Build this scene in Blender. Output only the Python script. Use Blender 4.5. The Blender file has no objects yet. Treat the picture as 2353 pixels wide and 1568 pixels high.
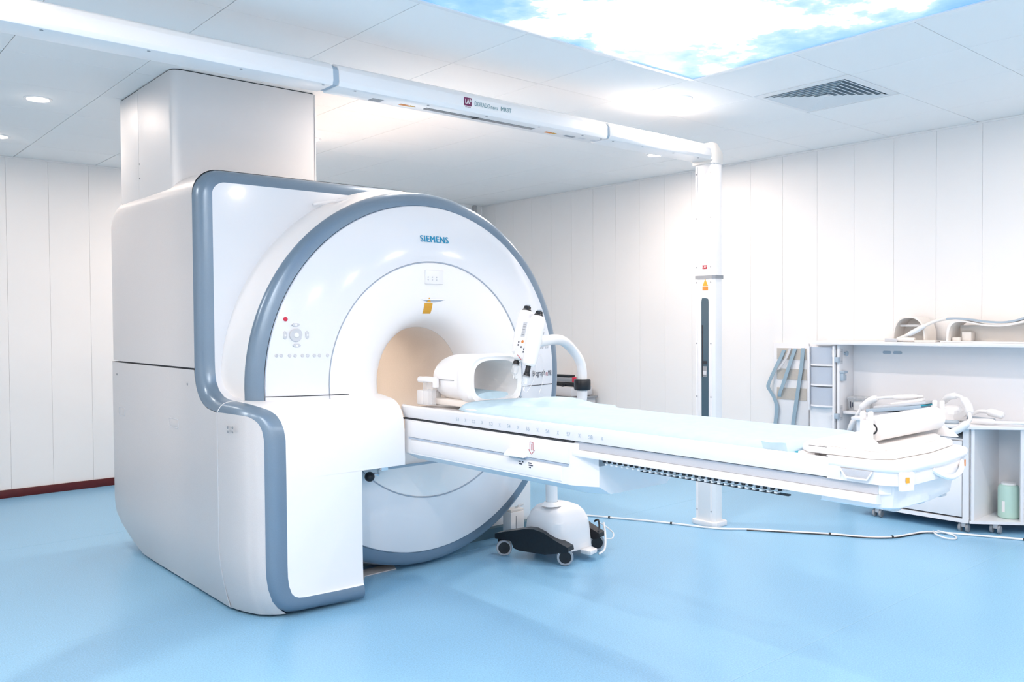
import bpy, bmesh, math, random
from mathutils import Matrix, Vector
random.seed(7)
S = bpy.context.scene
COL = S.collection
PI = math.pi

# ---------------------------------------------------------------- camera
YAW, PITCH, ROLL, FPX = 0.71192217, 0.02224614, -0.00713551, 1970.73
def cam_axes():
    f = Vector((math.sin(YAW)*math.cos(PITCH), math.cos(YAW)*math.cos(PITCH), -math.sin(PITCH)))
    r = Vector((math.cos(YAW), -math.sin(YAW), 0)); u = r.cross(f)
    return r*math.cos(ROLL)+u*math.sin(ROLL), u*math.cos(ROLL)-r*math.sin(ROLL), f
r_, u_, f_ = cam_axes()
cd = bpy.data.cameras.new('camera'); cam = bpy.data.objects.new('camera', cd); COL.objects.link(cam)
cd.sensor_width = 36.0; cd.lens = FPX/2353*36.0; cd.clip_start = 0.05
cam.matrix_world = Matrix(((r_.x, u_.x, -f_.x, 0), (r_.y, u_.y, -f_.y, 0), (r_.z, u_.z, -f_.z, 1.35), (0, 0, 0, 1)))
S.camera = cam

# ---------------------------------------------------------------- world, exposure, lamp power
w = bpy.data.worlds.new('world'); S.world = w; w.use_nodes = True
w.node_tree.nodes['Background'].inputs[0].default_value = (0.8, 0.88, 1, 1)
w.node_tree.nodes['Background'].inputs[1].default_value = 0.3
S.view_settings.view_transform = 'Standard'; S.view_settings.look = 'None'
S.view_settings.gamma = 1.0; S.view_settings.use_curve_mapping = False
S.view_settings.exposure = 0.72
LAMP_W = 10.0            # each recessed downlight
LAMP_COL = (1.0, 0.825, 0.705)
SKY_STRENGTH = 0.66      # luminous sky ceiling
try:
    S.cycles.max_bounces = 5; S.cycles.diffuse_bounces = 4; S.cycles.glossy_bounces = 2; S.cycles.transparent_max_bounces = 6
    S.cycles.caustics_reflective = False; S.cycles.use_adaptive_sampling = True; S.cycles.adaptive_threshold = 0.13; S.cycles.adaptive_min_samples = 16
except Exception: pass

# ---------------------------------------------------------------- materials
def mat(name, col, rough=0.5, metal=0.0, spec=0.5, noise=0.0, nscale=200.0, bump=0.0, bscale=300.0,
        alpha=1.0, trans=0.0, emit=None, estr=0.0, coat=0.0, ior=1.45):
    m = bpy.data.materials.new(name); m.use_nodes = True
    nt = m.node_tree; b = nt.nodes['Principled BSDF']
    c = (*col, 1.0)
    b.inputs['Base Color'].default_value = c
    b.inputs['Roughness'].default_value = rough; b.inputs['Metallic'].default_value = metal
    b.inputs['Specular IOR Level'].default_value = spec; b.inputs['IOR'].default_value = ior
    b.inputs['Alpha'].default_value = alpha; b.inputs['Transmission Weight'].default_value = trans
    b.inputs['Coat Weight'].default_value = coat; b.inputs['Coat Roughness'].default_value = 0.06
    if emit:
        b.inputs['Emission Color'].default_value = (*emit, 1); b.inputs['Emission Strength'].default_value = estr
    if noise < 0.025 and bump <= 0: return m
    tc = nt.nodes.new('ShaderNodeTexCoord')
    n = nt.nodes.new('ShaderNodeTexNoise'); n.inputs['Scale'].default_value = nscale; n.inputs['Detail'].default_value = 1
    nt.links.new(tc.outputs['Object'], n.inputs['Vector'])
    nz = max(noise, 0.01)
    mr = nt.nodes.new('ShaderNodeMapRange'); mr.inputs['To Min'].default_value = 1-nz; mr.inputs['To Max'].default_value = 1+nz
    mr.inputs['From Min'].default_value = 0.3; mr.inputs['From Max'].default_value = 0.7
    nt.links.new(n.outputs['Fac'], mr.inputs['Value'])
    mx = nt.nodes.new('ShaderNodeVectorMath'); mx.operation = 'SCALE'; mx.inputs[0].default_value = col
    nt.links.new(mr.outputs['Result'], mx.inputs['Scale'])
    nt.links.new(mx.outputs['Vector'], b.inputs['Base Color'])
    if bump > 0:
        n2 = nt.nodes.new('ShaderNodeTexNoise'); n2.inputs['Scale'].default_value = bscale
        nt.links.new(tc.outputs['Object'], n2.inputs['Vector'])
        bp = nt.nodes.new('ShaderNodeBump'); bp.inputs['Strength'].default_value = bump; bp.inputs['Distance'].default_value = 0.002
        nt.links.new(n2.outputs['Fac'], bp.inputs['Height']); nt.links.new(bp.outputs['Normal'], b.inputs['Normal'])
    return m

M = {}
M['floor'] = mat('blue_vinyl', (0.25, 0.515, 0.76), 0.30, noise=0.11, nscale=160, spec=0.45)
M['weld'] = mat('vinyl_weld', (0.30, 0.55, 0.76), 0.4)
M['tile'] = mat('ceiling_tile', (0.93, 0.93, 0.93), 0.75, noise=0.02, nscale=600)
M['ceil_back'] = mat('ceiling_grid', (0.95, 0.95, 0.95), 0.7)
M['wall'] = mat('wall_panel', (0.92, 0.91, 0.91), 0.55, noise=0.012, nscale=4)
M['wall_back'] = mat('wall_joint', (0.86, 0.85, 0.86), 0.7)
M['redbase'] = mat('dark_red_skirting', (0.10, 0.012, 0.014), 0.35, noise=0.1, nscale=20)
M['trimgrey'] = mat('grey_trim', (0.55, 0.54, 0.55), 0.5)
M['white'] = mat('white_plastic', (0.88, 0.885, 0.90), 0.28, coat=0.25)
M['gloss'] = mat('white_gloss_cover', (0.80, 0.83, 0.88), 0.16, coat=0.5)
M['funnel'] = mat('white_satin_cover', (0.92, 0.92, 0.93), 0.35)
M['silver'] = mat('silver_blue_paint', (0.20, 0.28, 0.37), 0.30, metal=0.35, noise=0.05, nscale=700)
M['sidegrey'] = mat('pearl_grey_panel', (0.66, 0.65, 0.66), 0.36, metal=0.12, noise=0.04, nscale=500)
M['steel'] = mat('pale_shroud_metal', (0.68, 0.69, 0.71), 0.48, metal=0.2, noise=0.02, nscale=300)
M['dark'] = mat('dark_gap', (0.03, 0.035, 0.045), 0.6)
M['base'] = mat('teal_dark_base', (0.09, 0.17, 0.22), 0.5)
M['beige'] = mat('beige_bore_liner', (0.82, 0.74, 0.67), 0.45, noise=0.03, nscale=250)
M['grey'] = mat('mid_grey', (0.30, 0.32, 0.35), 0.5)
M['lgrey'] = mat('light_grey', (0.62, 0.64, 0.68), 0.4)
M['bgrey'] = mat('blue_grey', (0.40, 0.50, 0.60), 0.5)
M['groove'] = mat('blue_grey_line', (0.42, 0.50, 0.62), 0.5)
M['black'] = mat('black_plastic', (0.010, 0.013, 0.018), 0.30, noise=0.15, nscale=60, spec=0.5)
M['rubber'] = mat('grey_tyre', (0.42, 0.45, 0.50), 0.6)
M['red'] = mat('red_button', (0.65, 0.02, 0.06), 0.35)
M['amber'] = mat('amber_sticker', (0.72, 0.38, 0.04), 0.5)
M['orange'] = mat('orange_sticker', (0.75, 0.25, 0.05), 0.5)
M['cyanlogo'] = mat('teal_blue_print', (0.01, 0.28, 0.50), 0.4)
M['print'] = mat('dark_print', (0.04, 0.05, 0.08), 0.5)
M['teal_print'] = mat('grey_teal_print', (0.12, 0.28, 0.32), 0.5)
M['redprint'] = mat('red_print', (0.45, 0.02, 0.05), 0.5)
M['purple'] = mat('maroon_logo', (0.18, 0.02, 0.09), 0.5)
M['whiteprint'] = mat('white_print', (0.92, 0.92, 0.92), 0.5)
M['sheet'] = mat('pale_blue_paper_sheet', (0.53, 0.70, 0.80), 0.75, noise=0.03, nscale=30, bump=0.15, bscale=60)
M['paper'] = mat('white_paper', (0.82, 0.81, 0.81), 0.8, noise=0.015, nscale=60)
M['pad'] = mat('white_pad', (0.80, 0.79, 0.79), 0.55)
M['table'] = mat('white_table_shell', (0.84, 0.85, 0.88), 0.33)
M['tablegrey'] = mat('grey_table_channel', (0.52, 0.55, 0.61), 0.45, noise=0.03, nscale=400)
M['teal'] = mat('teal_cloth', (0.02, 0.35, 0.46), 0.7)
M['window'] = mat('smoked_laser_window', (0.05, 0.10, 0.14), 0.12, coat=0.6)
M['glassy'] = mat('clear_plastic', (0.85, 0.90, 0.95), 0.08, alpha=0.28)
M['frost'] = mat('frosted_blue_bin', (0.62, 0.70, 0.82), 0.3, alpha=0.75)
M['greenb'] = mat('pale_green_bottle', (0.58, 0.84, 0.76), 0.3, alpha=0.85)
M['cab'] = mat('white_laminate', (0.84, 0.86, 0.90), 0.38)
M['strap'] = mat('blue_grey_webbing', (0.32, 0.45, 0.55), 0.8, noise=0.08, nscale=300)
M['beigestrip'] = mat('beige_velcro', (0.55, 0.52, 0.48), 0.9, noise=0.08, nscale=300)
M['coil'] = mat('warm_white_coil', (0.88, 0.84, 0.80), 0.4)
M['cablegrey'] = mat('grey_cable', (0.42, 0.50, 0.58), 0.45)
M['chrome'] = mat('chrome', (0.75, 0.77, 0.8), 0.12, metal=1.0)
M['lens'] = mat('lamp_lens', (1, 0.97, 0.92), 0.3, emit=(1.0, 0.95, 0.88), estr=12)
M['louver'] = mat('vent_louvre', (0.80, 0.82, 0.84), 0.4)
M['ventdark'] = mat('vent_void', (0.30, 0.40, 0.48), 0.8)

def sky_material():
    m = bpy.data.materials.new('luminous_cloud_print'); m.use_nodes = True
    nt = m.node_tree; b = nt.nodes['Principled BSDF']; b.inputs['Roughness'].default_value = 0.3
    tc = nt.nodes.new('ShaderNodeTexCoord'); ob = tc.outputs['Object']
    # printed clouds: a big bank, ragged edges from noise
    def noise(sc, det, rough):
        n = nt.nodes.new('ShaderNodeTexNoise'); n.inputs['Scale'].default_value = sc
        n.inputs['Detail'].default_value = det; n.inputs['Roughness'].default_value = rough
        nt.links.new(ob, n.inputs['Vector']); return n.outputs['Fac']
    n1, n2 = noise(1.6, 6, 0.62), noise(0.55, 3, 0.5)
    sep = nt.nodes.new('ShaderNodeSeparateXYZ'); nt.links.new(ob, sep.inputs[0])
    def math_(op, a, bb):
        k = nt.nodes.new('ShaderNodeMath'); k.operation = op
        for i, v in enumerate((a, bb)):
            if isinstance(v, (int, float)): k.inputs[i].default_value = v
            else: nt.links.new(v, k.inputs[i])
        return k.outputs[0]
    dx = math_('DIVIDE', math_('SUBTRACT', sep.outputs['X'], 0.50), 0.60)
    dy = math_('DIVIDE', math_('SUBTRACT', sep.outputs['Y'], 0.62), 0.70)
    d = math_('SQRT', math_('ADD', math_('MULTIPLY', dx, dx), math_('MULTIPLY', dy, dy)), 0)
    bank = math_('SUBTRACT', 1.08, math_('MULTIPLY', d, 0.62))
    v = math_('ADD', math_('MULTIPLY', math_('SUBTRACT', n1, 0.5), 2.4), bank)
    v = math_('ADD', v, math_('MULTIPLY', math_('SUBTRACT', n2, 0.5), 0.7))
    hz = math_('MINIMUM', math_('MAXIMUM', math_('MULTIPLY', math_('SUBTRACT', 0.15, sep.outputs['X']), 0.9), 0.0), 0.36)
    v = math_('ADD', v, hz)
    ramp = nt.nodes.new('ShaderNodeValToRGB'); nt.links.new(v, ramp.inputs['Fac'])
    e = ramp.color_ramp.elements
    e[0].position = 0.0; e[0].color = (0.15, 0.43, 0.88, 1)
    e[1].position = 0.62; e[1].color = (1, 1, 1, 1)
    k = ramp.color_ramp.elements.new(0.32); k.color = (0.27, 0.56, 0.93, 1)
    k = ramp.color_ramp.elements.new(0.48); k.color = (0.50, 0.74, 0.97, 1)
    k = ramp.color_ramp.elements.new(0.53); k.color = (0.95, 0.98, 1, 1)
    nt.links.new(ramp.outputs['Color'], b.inputs['Base Color'])
    nt.links.new(ramp.outputs['Color'], b.inputs['Emission Color'])
    b.inputs['Emission Strength'].default_value = SKY_STRENGTH; nt.links.remove(b.inputs['Base Color'].links[0]); b.inputs['Base Color'].default_value = (0.05, 0.05, 0.05, 1)
    return m
M['sky'] = sky_material()

# ---------------------------------------------------------------- mesh helpers
class MB:
    def __init__(s): s.bm = bmesh.new()
    def box(s, c, d, bev=0.0, rot=None, seg=2):
        b2 = bmesh.new(); bmesh.ops.create_cube(b2, size=1)
        for v in b2.verts: v.co = Vector((v.co.x*d[0], v.co.y*d[1], v.co.z*d[2]))
        if bev > 0:
            bmesh.ops.bevel(b2, geom=list(b2.edges), offset=min(bev, min(d)*0.45), segments=seg, affect='EDGES', profile=0.5)
        mtx = Matrix.Translation(c) @ (rot.to_4x4() if rot else Matrix())
        b2.transform(mtx); s.merge(b2); return s
    def span(s, x0, x1, y0, y1, z0, z1, bev=0.0, seg=2):
        return s.box(((x0+x1)/2, (y0+y1)/2, (z0+z1)/2), (abs(x1-x0), abs(y1-y0), abs(z1-z0)), bev, None, seg)
    def merge(s, b2):
        me = bpy.data.meshes.new('tmp'); b2.to_mesh(me); b2.free(); s.bm.from_mesh(me); bpy.data.meshes.remove(me)
    def loft(s, loops, caps=True, closed=True):
        bm = s.bm; R = [[bm.verts.new(p) for p in L] for L in loops]
        n = len(R[0])
        for a, b in zip(R, R[1:]):
            for i in range(n if closed else n-1):
                j = (i+1) % n
                try: bm.faces.new((a[i], a[j], b[j], b[i]))
                except ValueError: pass
        if caps and closed:
            for L in (R[0], R[-1]):
                try: bm.faces.new(L)
                except ValueError: pass
        return s
    def grid(s, rows): return s.loft(rows, caps=False, closed=False)
    def prism(s, poly, axis, a, b, bev=0.0):
        def P(p, h):
            return {'x': (h, p[0], p[1]), 'y': (p[0], h, p[1]), 'z': (p[0], p[1], h)}[axis]
        b2 = bmesh.new(); A = [b2.verts.new(P(p, a)) for p in poly]; Bv = [b2.verts.new(P(p, b)) for p in poly]
        n = len(poly); b2.faces.new(A); b2.faces.new(Bv)
        for i in range(n): b2.faces.new((A[i], A[(i+1) % n], Bv[(i+1) % n], Bv[i]))
        bmesh.ops.recalc_face_normals(b2, faces=b2.faces)
        if bev > 0: bmesh.ops.bevel(b2, geom=list(b2.edges), offset=bev, segments=2, affect='EDGES', profile=0.5)
        s.merge(b2); return s
    def tube(s, pts, r, n=12, caps=True, smooth=0):
        pts = [Vector(p) for p in pts]
        rs = r if isinstance(r, (list, tuple)) else [r]*len(pts)
        if smooth:
            P2, R2 = [], []
            for i in range(len(pts)-1):
                p0 = pts[max(i-1, 0)]; p1 = pts[i]; p2 = pts[i+1]; p3 = pts[min(i+2, len(pts)-1)]
                for k in range(smooth):
                    t = k/smooth; t2 = t*t; t3 = t2*t
                    P2.append(0.5*((2*p1)+(-p0+p2)*t+(2*p0-5*p1+4*p2-p3)*t2+(-p0+3*p1-3*p2+p3)*t3))
                    R2.append(rs[i]*(1-t)+rs[i+1]*t)
            P2.append(pts[-1]); R2.append(rs[-1]); pts, rs = P2, R2
        loops = []; up = None
        for i, p in enumerate(pts):
            t = (pts[min(i+1, len(pts)-1)]-pts[max(i-1, 0)]).normalized()
            if up is None:
                up = Vector((0, 0, 1)) if abs(t.z) < 0.9 else Vector((1, 0, 0))
            up = (up - t*up.dot(t)).normalized(); q = t.cross(up)
            loops.append([p+(up*math.cos(2*PI*k/n)+q*math.sin(2*PI*k/n))*rs[i] for k in range(n)])
        return s.loft(loops, caps)
    def lathe(s, prof, c, axis='z', n=32, a0=0.0, a1=2*PI, caps=False):
        """prof: (radius, height along axis)"""
        full = abs(a1-a0-2*PI) < 1e-6; m = n if full else n+1
        loops = []
        for (r, h) in prof:
            L = []
            for k in range(m):
                a = a0+(a1-a0)*k/n; x, y = r*math.cos(a), r*math.sin(a)
                if axis == 'z': L.append(Vector(c)+Vector((x, y, h)))
                elif axis == 'y': L.append(Vector((c[0]+x, c[1]+h, c[2]+y)))
                else: L.append(Vector((c[0]+h, c[1]+x, c[2]+y)))
            loops.append(L)
        return s.loft(loops, caps=caps and full, closed=full)
    def ribbon(s, pts, wdir, wid, th):
        """flat strap along pts; wdir width direction"""
        pts = [Vector(p) for p in pts]; wd = Vector(wdir).normalized(); loops = []
        for i, p in enumerate(pts):
            t = (pts[min(i+1, len(pts)-1)]-pts[max(i-1, 0)]).normalized(); nn = t.cross(wd).normalized()
            loops.append([p-wd*wid/2-nn*th/2, p+wd*wid/2-nn*th/2, p+wd*wid/2+nn*th/2, p-wd*wid/2+nn*th/2])
        return s.loft(loops)

def cat(pts, k):
    """Catmull-Rom resample"""
    pts = [Vector(p) for p in pts]; out = []
    for i in range(len(pts)-1):
        p0 = pts[max(i-1, 0)]; p1 = pts[i]; p2 = pts[i+1]; p3 = pts[min(i+2, len(pts)-1)]
        for j in range(k):
            t = j/k
            out.append(0.5*((2*p1)+(-p0+p2)*t+(2*p0-5*p1+4*p2-p3)*t*t+(-p0+3*p1-3*p2+p3)*t**3))
    out.append(pts[-1]); return out

WL = {}          # world location of every object made
def finish(me, sharp=35):
    if sharp:
        for p in me.polygons: p.use_smooth = True
        me.set_sharp_from_angle(angle=math.radians(sharp))
def add(name, me, material, parent=None, loc=(0, 0, 0)):
    o = bpy.data.objects.new(name, me); COL.objects.link(o)
    if material and not me.materials: me.materials.append(M[material])
    loc = Vector(loc); WL[o.name] = loc
    if parent: o.parent = parent; o.location = loc-WL[parent.name]
    else: o.location = loc
    return o
def obj(name, mb, material, parent=None, sharp=35, recalc=True, label=None):
    bm = mb.bm
    if recalc: bmesh.ops.recalc_face_normals(bm, faces=bm.faces)
    xs = [v.co for v in bm.verts]
    lo = [min(v[i] for v in xs) for i in range(3)]; hi = [max(v[i] for v in xs) for i in range(3)]
    c = Vector(((lo[0]+hi[0])/2, (lo[1]+hi[1])/2, lo[2]))
    for v in bm.verts: v.co -= c
    me = bpy.data.meshes.new(name); bm.to_mesh(me); bm.free(); finish(me, sharp)
    o = add(name, me, material, parent, c)
    if label: o['label'] = label
    return o
def mesh_at_origin(name, mb, material, sharp=35):
    bmesh.ops.recalc_face_normals(mb.bm, faces=mb.bm.faces)
    me = bpy.data.meshes.new(name); mb.bm.to_mesh(me); mb.bm.free(); finish(me, sharp); me.materials.append(M[material]); return me
def tag(o, label, cat_, group=None):
    o['label'] = label; o['category'] = cat_
    if group: o['group'] = group
    return o
def thing(name, label, cat_, loc, group=None):
    o = bpy.data.objects.new(name, None); COL.objects.link(o); o.location = loc; o.empty_display_size = 0.1
    WL[o.name] = Vector(loc); return tag(o, label, cat_, group)
def struct(o): o['kind'] = 'structure'; return o

def text(name, body, material, parent, center, xd, yd, width, height=None, th=0.0008, label=None, shear=0.0, offset=0.0, space=1.0, bold=0.0):
    cu = bpy.data.curves.new('txt', 'FONT'); cu.body = body; cu.align_x = 'CENTER'; cu.align_y = 'CENTER'
    cu.space_character = space; cu.offset = offset; cu.shear = shear; cu.extrude = 0.0; cu.resolution_u = 3
    to = bpy.data.objects.new('txt', cu); COL.objects.link(to)
    dg = bpy.context.evaluated_depsgraph_get(); me = bpy.data.meshes.new_from_object(to.evaluated_get(dg))
    bpy.data.objects.remove(to); bpy.data.curves.remove(cu)
    bm = bmesh.new(); bm.from_mesh(me); bpy.data.meshes.remove(me)
    xs = [v.co.x for v in bm.verts]; ys = [v.co.y for v in bm.verts]
    cx, cy = (min(xs)+max(xs))/2, (min(ys)+max(ys))/2
    sx = width/(max(xs)-min(xs)); sy = height/(max(ys)-min(ys)) if height else sx
    xd, yd = Vector(xd).normalized(), Vector(yd).normalized(); n = xd.cross(yd)
    for v in bm.verts: v.co = Vector(center)+xd*((v.co.x-cx)*sx)+yd*((v.co.y-cy)*sy)+n*th
    if bold:
        base = list(bm.verts)+list(bm.edges)+list(bm.faces)
        for sh in (-bold, bold):
            g = bmesh.ops.duplicate(bm, geom=base)['geom']
            for e_ in g:
                if isinstance(e_, bmesh.types.BMVert): e_.co += xd*sh+n*0.0002*(1 if sh > 0 else 2)
    mb = MB(); mb.bm.free(); mb.bm = bm
    return obj(name, mb, material, parent, sharp=0, recalc=False, label=label)

# ================================================================ ROOM
XR, YB, ZC, XL, YN = 6.16, 7.65, 2.67, -1.20, -1.20
o = struct(obj('floor', MB().span(XL-0.1, XR+0.1, YN-0.1, YB+0.1, -0.1, 0), 'floor'))
FL = o
for (x0, x1, y) in ((XL, XR, 1.878), (XL, XR, 3.99), (XL, XR, 5.88), (XL, XR, -0.1)):
    obj('weld_seam', MB().span(x0, x1, y-0.003, y+0.003, -0.001, 0.0006), 'weld', FL)
CE = struct(obj('ceiling', MB().span(XL-0.1, XR+0.1, YN-0.1, YB+0.1, ZC+0.012, ZC+0.12), 'ceil_back'))
TP = 0.595
tile_me = mesh_at_origin('ceiling_tile', MB().box((0, 0, 0), (TP-0.003, TP-0.003, 0.012), 0.0012, seg=1), 'tile')
SKX0, SKX1, SKY0, SKY1 = 3.84-4*TP, 3.84, 2.925-4*TP, 2.925
LAMPS = [(1.20, 5.60, 0.4), (1.22, 6.87, 0.13), (4.11, 3.22, 0.9), (5.33, 4.42, 0.9), (2.945, 5.60, 1.3), (4.14, 4.25, 1), (2.95, 4.25, 0.7), (2.95, 6.79, 0.8),  # last three are unseen, added to brighten the right wall and rear ceiling
         (-0.03, 4.41, 1.0), (-0.03, 3.22, 1.5), (-0.03, 0.84, 1), (-0.03, -0.35, 1), (0.87, 2.03, 1.2), (0.87, 0.84, 1),
         (1.16, -0.35, 1), (2.35, -0.05, 1), (3.54, -0.05, 1), (5.33, 0.84, 1), (4.14, 0.84, 0.9)]
nx0 = math.floor((XL-3.84)/TP); ny0 = math.floor((YN-2.925)/TP)
for i in range(nx0, 5):
    for j in range(ny0, 9):
        x0, x1 = max(3.84+i*TP, XL), min(3.84+(i+1)*TP, XR); y0, y1 = max(2.925+j*TP, YN), min(2.925+(j+1)*TP, YB)
        if x1-x0 < 0.02 or y1-y0 < 0.02: continue
        cx, cy = (x0+x1)/2, (y0+y1)/2
        if SKX0 < cx < SKX1 and SKY0 < cy < SKY1: continue
        if 4.43 < cx < 5.03 and 2.33 < cy < 2.92: continue
        if x1-x0 > TP-0.01 and y1-y0 > TP-0.01: add('ceiling_tile', tile_me, None, CE, (cx, cy, ZC+0.006))
        else: obj('ceiling_tile', MB().box((cx, cy, ZC+0.006), (x1-x0-0.005, y1-y0-0.005, 0.012), 0.0025, seg=1), 'tile', CE)

def wall(name, axis, pos, a0, a1, phase, out):
    """panelled wall; out = +1/-1 side the wall body lies on"""
    t = 0.1
    if axis == 'x': W_ = obj(name, MB().span(pos+0.012*out, pos+(0.012+t)*out, a0, a1, 0, ZC+0.1), 'wall_back')
    else: W_ = obj(name, MB().span(a0, a1, pos+0.012*out, pos+(0.012+t)*out, 0, ZC+0.1), 'wall_back')
    struct(W_)
    d = (0.012, 0.2988, ZC-0.002) if axis == 'x' else (0.2988, 0.012, ZC-0.002)
    me = mesh_at_origin('wall_panel', MB().box((0, 0, 0), d, 0.0008, seg=1), 'wall')
    k = math.floor((a0-phase)/0.3)
    while phase+k*0.3 < a1:
        b0, b1 = max(a0, phase+k*0.3), min(a1, phase+(k+1)*0.3); m_ = (b0+b1)/2
        if b1-b0 > 0.02:
            loc = (pos+0.006*out, m_, ZC/2) if axis == 'x' else (m_, pos+0.006*out, ZC/2)
            if b1-b0 > 0.29: add('wall_panel', me, None, W_, loc)
            else:
                dd = (0.012, b1-b0-0.0025, ZC-0.002) if axis == 'x' else (b1-b0-0.0025, 0.012, ZC-0.002)
                obj('wall_panel', MB().box(loc, dd, 0.002, seg=1), 'wall', W_)
        k += 1
wall('wall_right', 'x', XR, YN, YB, 2.303, 1)
wall('wall_back', 'y', YB, XL, XR, 1.401, 1)
struct(obj('wall_left', MB().span(XL-0.1, XL, YN, YB, 0, ZC+0.1), 'wall'))
struct(obj('wall_front', MB().span(XL, XR, YN-0.1, YN, 0, ZC+0.1), 'wall'))
struct(obj('baseboard_back', MB().span(XL, XR-0.01, YB-0.012, YB, 0, 0.064, 0.002), 'redbase'))
struct(obj('trim_1', MB().span(6.02, 6.065, YB-0.03, YB, 0, ZC, 0.004), 'trimgrey'))
struct(obj('trim_2', MB().span(XR-0.010, XR, YN, YB, ZC-0.012, ZC, 0.002).span(XL, XR, YB-0.010, YB, ZC-0.012, ZC, 0.002), 'wall'))

# ---------------------------------------------------------------- recessed downlights
lamp_labels = {0: 'round recessed downlight in the ceiling left of the steel shroud', 1: 'half cropped recessed downlight at the left picture edge by the far wall',
               2: 'bright recessed downlight near the corner of the sky ceiling', 3: 'small recessed downlight under the end of the white beam, near the right wall',
               4: 'recessed downlight over the rear of the scanner, hidden by the steel shroud', 5: 'added unseen downlight behind the right half of the white beam', 6: 'added unseen downlight behind the middle of the white beam',
               7: 'added unseen downlight near the far wall, behind the steel shroud'}
ring_me = mesh_at_origin('trim_ring', MB().lathe([(0.056, 0.0), (0.060, -0.006), (0.072, -0.004), (0.075, 0.0), (0.075, 0.004)], (0, 0, 0), n=28), 'white')
lens_me = mesh_at_origin('lens', MB().lathe([(0.0005, 0), (0.057, 0)], (0, 0, 0), n=28), 'lens')
for i, (x, y, dim) in enumerate(LAMPS):
    t = thing('recessed_downlight', lamp_labels.get(i, 'recessed ceiling downlight above and behind the camera, out of view'), 'downlight', (x, y, ZC-0.0005), 'recessed downlights in the ceiling')
    add('trim_ring', ring_me, None, t, (x, y, ZC-0.0005)); add('lens', lens_me, None, t, (x, y, ZC-0.0025))
    ld = bpy.data.lights.new('downlight_source', 'AREA'); ld.shape = 'DISK'; ld.size = 0.10; ld.energy = LAMP_W*dim; ld.color = LAMP_COL
    lg_ = bpy.data.lights.new('downlight_glow', 'POINT'); lg_.energy = LAMP_W*0.008; lg_.color = LAMP_COL; lg_.shadow_soft_size = 0.03
    lo = bpy.data.objects.new('downlight_source', ld); COL.objects.link(lo); lo.parent = t; lo.location = (0, 0, -0.004)
    lo = bpy.data.objects.new('downlight_glow', lg_); COL.objects.link(lo); lo.parent = t; lo.location = (0, 0, -0.05)

# ---------------------------------------------------------------- luminous sky ceiling
cx, cy = (SKX0+SKX1)/2, (SKY0+SKY1)/2
t = thing('sky_ceiling_light', 'luminous ceiling panel printed with blue sky and white clouds', 'ceiling light', (cx, cy, ZC-0.012))
me = mesh_at_origin('cloud_print', MB().box((0, 0, 0), (SKX1-SKX0-0.04, SKY1-SKY0-0.04, 0.006)), 'sky', 0)
add('cloud_print', me, None, t, (cx, cy, ZC-0.004))
fr = MB()
for (a, b, c, d) in ((SKX0, SKX1, SKY0, SKY0+0.025), (SKX0, SKX1, SKY1-0.025, SKY1), (SKX0, SKX0+0.025, SKY0+0.025, SKY1-0.025), (SKX1-0.025, SKX1, SKY0+0.025, SKY1-0.025)):
    fr.span(a, b, c, d, ZC-0.012, ZC+0.012)
obj('frame', fr, 'white', t)

# ---------------------------------------------------------------- air diffuser
vx, vy = 4.705, 2.622
t = thing('air_vent', 'square white ceiling air diffuser with nested louvres', 'air vent', (vx, vy, ZC-0.02))
obj('backing', MB().box((vx, vy, ZC+0.006), (0.585, 0.585, 0.006)), 'ventdark', t)
def sq_ring(h0, z0, h1, z1, th):
    b = MB()
    def L(h, z): return [(vx-h, vy-h, z), (vx+h, vy-h, z), (vx+h, vy+h, z), (vx-h, vy+h, z)]
    b.loft([L(h0, z0), L(h1, z1), L(h1-th*0.2, z1+th), L(h0-th, z0+th), L(h0, z0)], caps=False); return b
obj('frame', sq_ring(0.255, ZC-0.010, 0.295, ZC-0.004, 0.006), 'louver', t)
for k in range(7):
    h = 0.246-0.034*k; b = MB()
    def L(hh, z): return [(vx-hh, vy-hh, z), (vx+hh, vy-hh, z), (vx+hh, vy+hh, z), (vx-hh, vy+hh, z)]
    b.loft([L(h, ZC-0.012), L(h-0.019, ZC-0.003), L(h-0.021, ZC-0.004), L(h-0.002, ZC-0.013), L(h, ZC-0.012)], caps=False); obj('louvre', b, 'louver', t)
obj('centre_plate', MB().box((vx, vy, ZC-0.006), (0.03, 0.03, 0.004)), 'louver', t)

# ================================================================ MRI SCANNER
AX, AZ = 2.72, 1.04
SC = thing('mri_scanner', 'white and silver MRI scanner with round bore and blue grey trim', 'MRI scanner', (AX, 4.6, 0))
ZT = 2.115
# --- upper body shell (left box corner, right drum), rounded rear
def outline(ins):
    P = [(1.56+ins, 1.135)]
    rc = 0.13
    for k in range(9):
        a = PI-k*(PI/2)/8; P.append((1.56+rc+(rc-ins)*math.cos(a), ZT-rc+(rc-ins)*math.sin(a)))
    P.append((2.1, ZT-ins))
    R = ZT-AZ-ins
    for k in range(25):
        a = PI/2-k*(PI/2)/24; P.append((AX+R*math.cos(a), AZ+R*math.sin(a)))
    return P
def outline2(i):
    return [(x+0.22*i*(AX-x)/(AX-1.56), z-i*max(0.0, (z-1.135)/(ZT-1.135))**3) for (x, z) in outline(0.0)]
secs = [(4.185, 0.0), (5.36, 0.0)]+[(5.36+0.23*math.sin(a), 0.16*(1-math.cos(a))) for a in [k*PI/16 for k in range(1, 9)]]
b = MB(); b.grid([[(x, y, z) for (x, z) in outline2(ins)] for (y, ins) in secs])
y1, i1 = secs[-1]; b.loft([[(x, y1, z) for (x, z) in outline2(i1)], [(AX+(x-AX)*0.3, y1+0.004, AZ+(z-AZ)*0.3+0.03) for (x, z) in outline2(i1)]], caps=False, closed=False)
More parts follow.
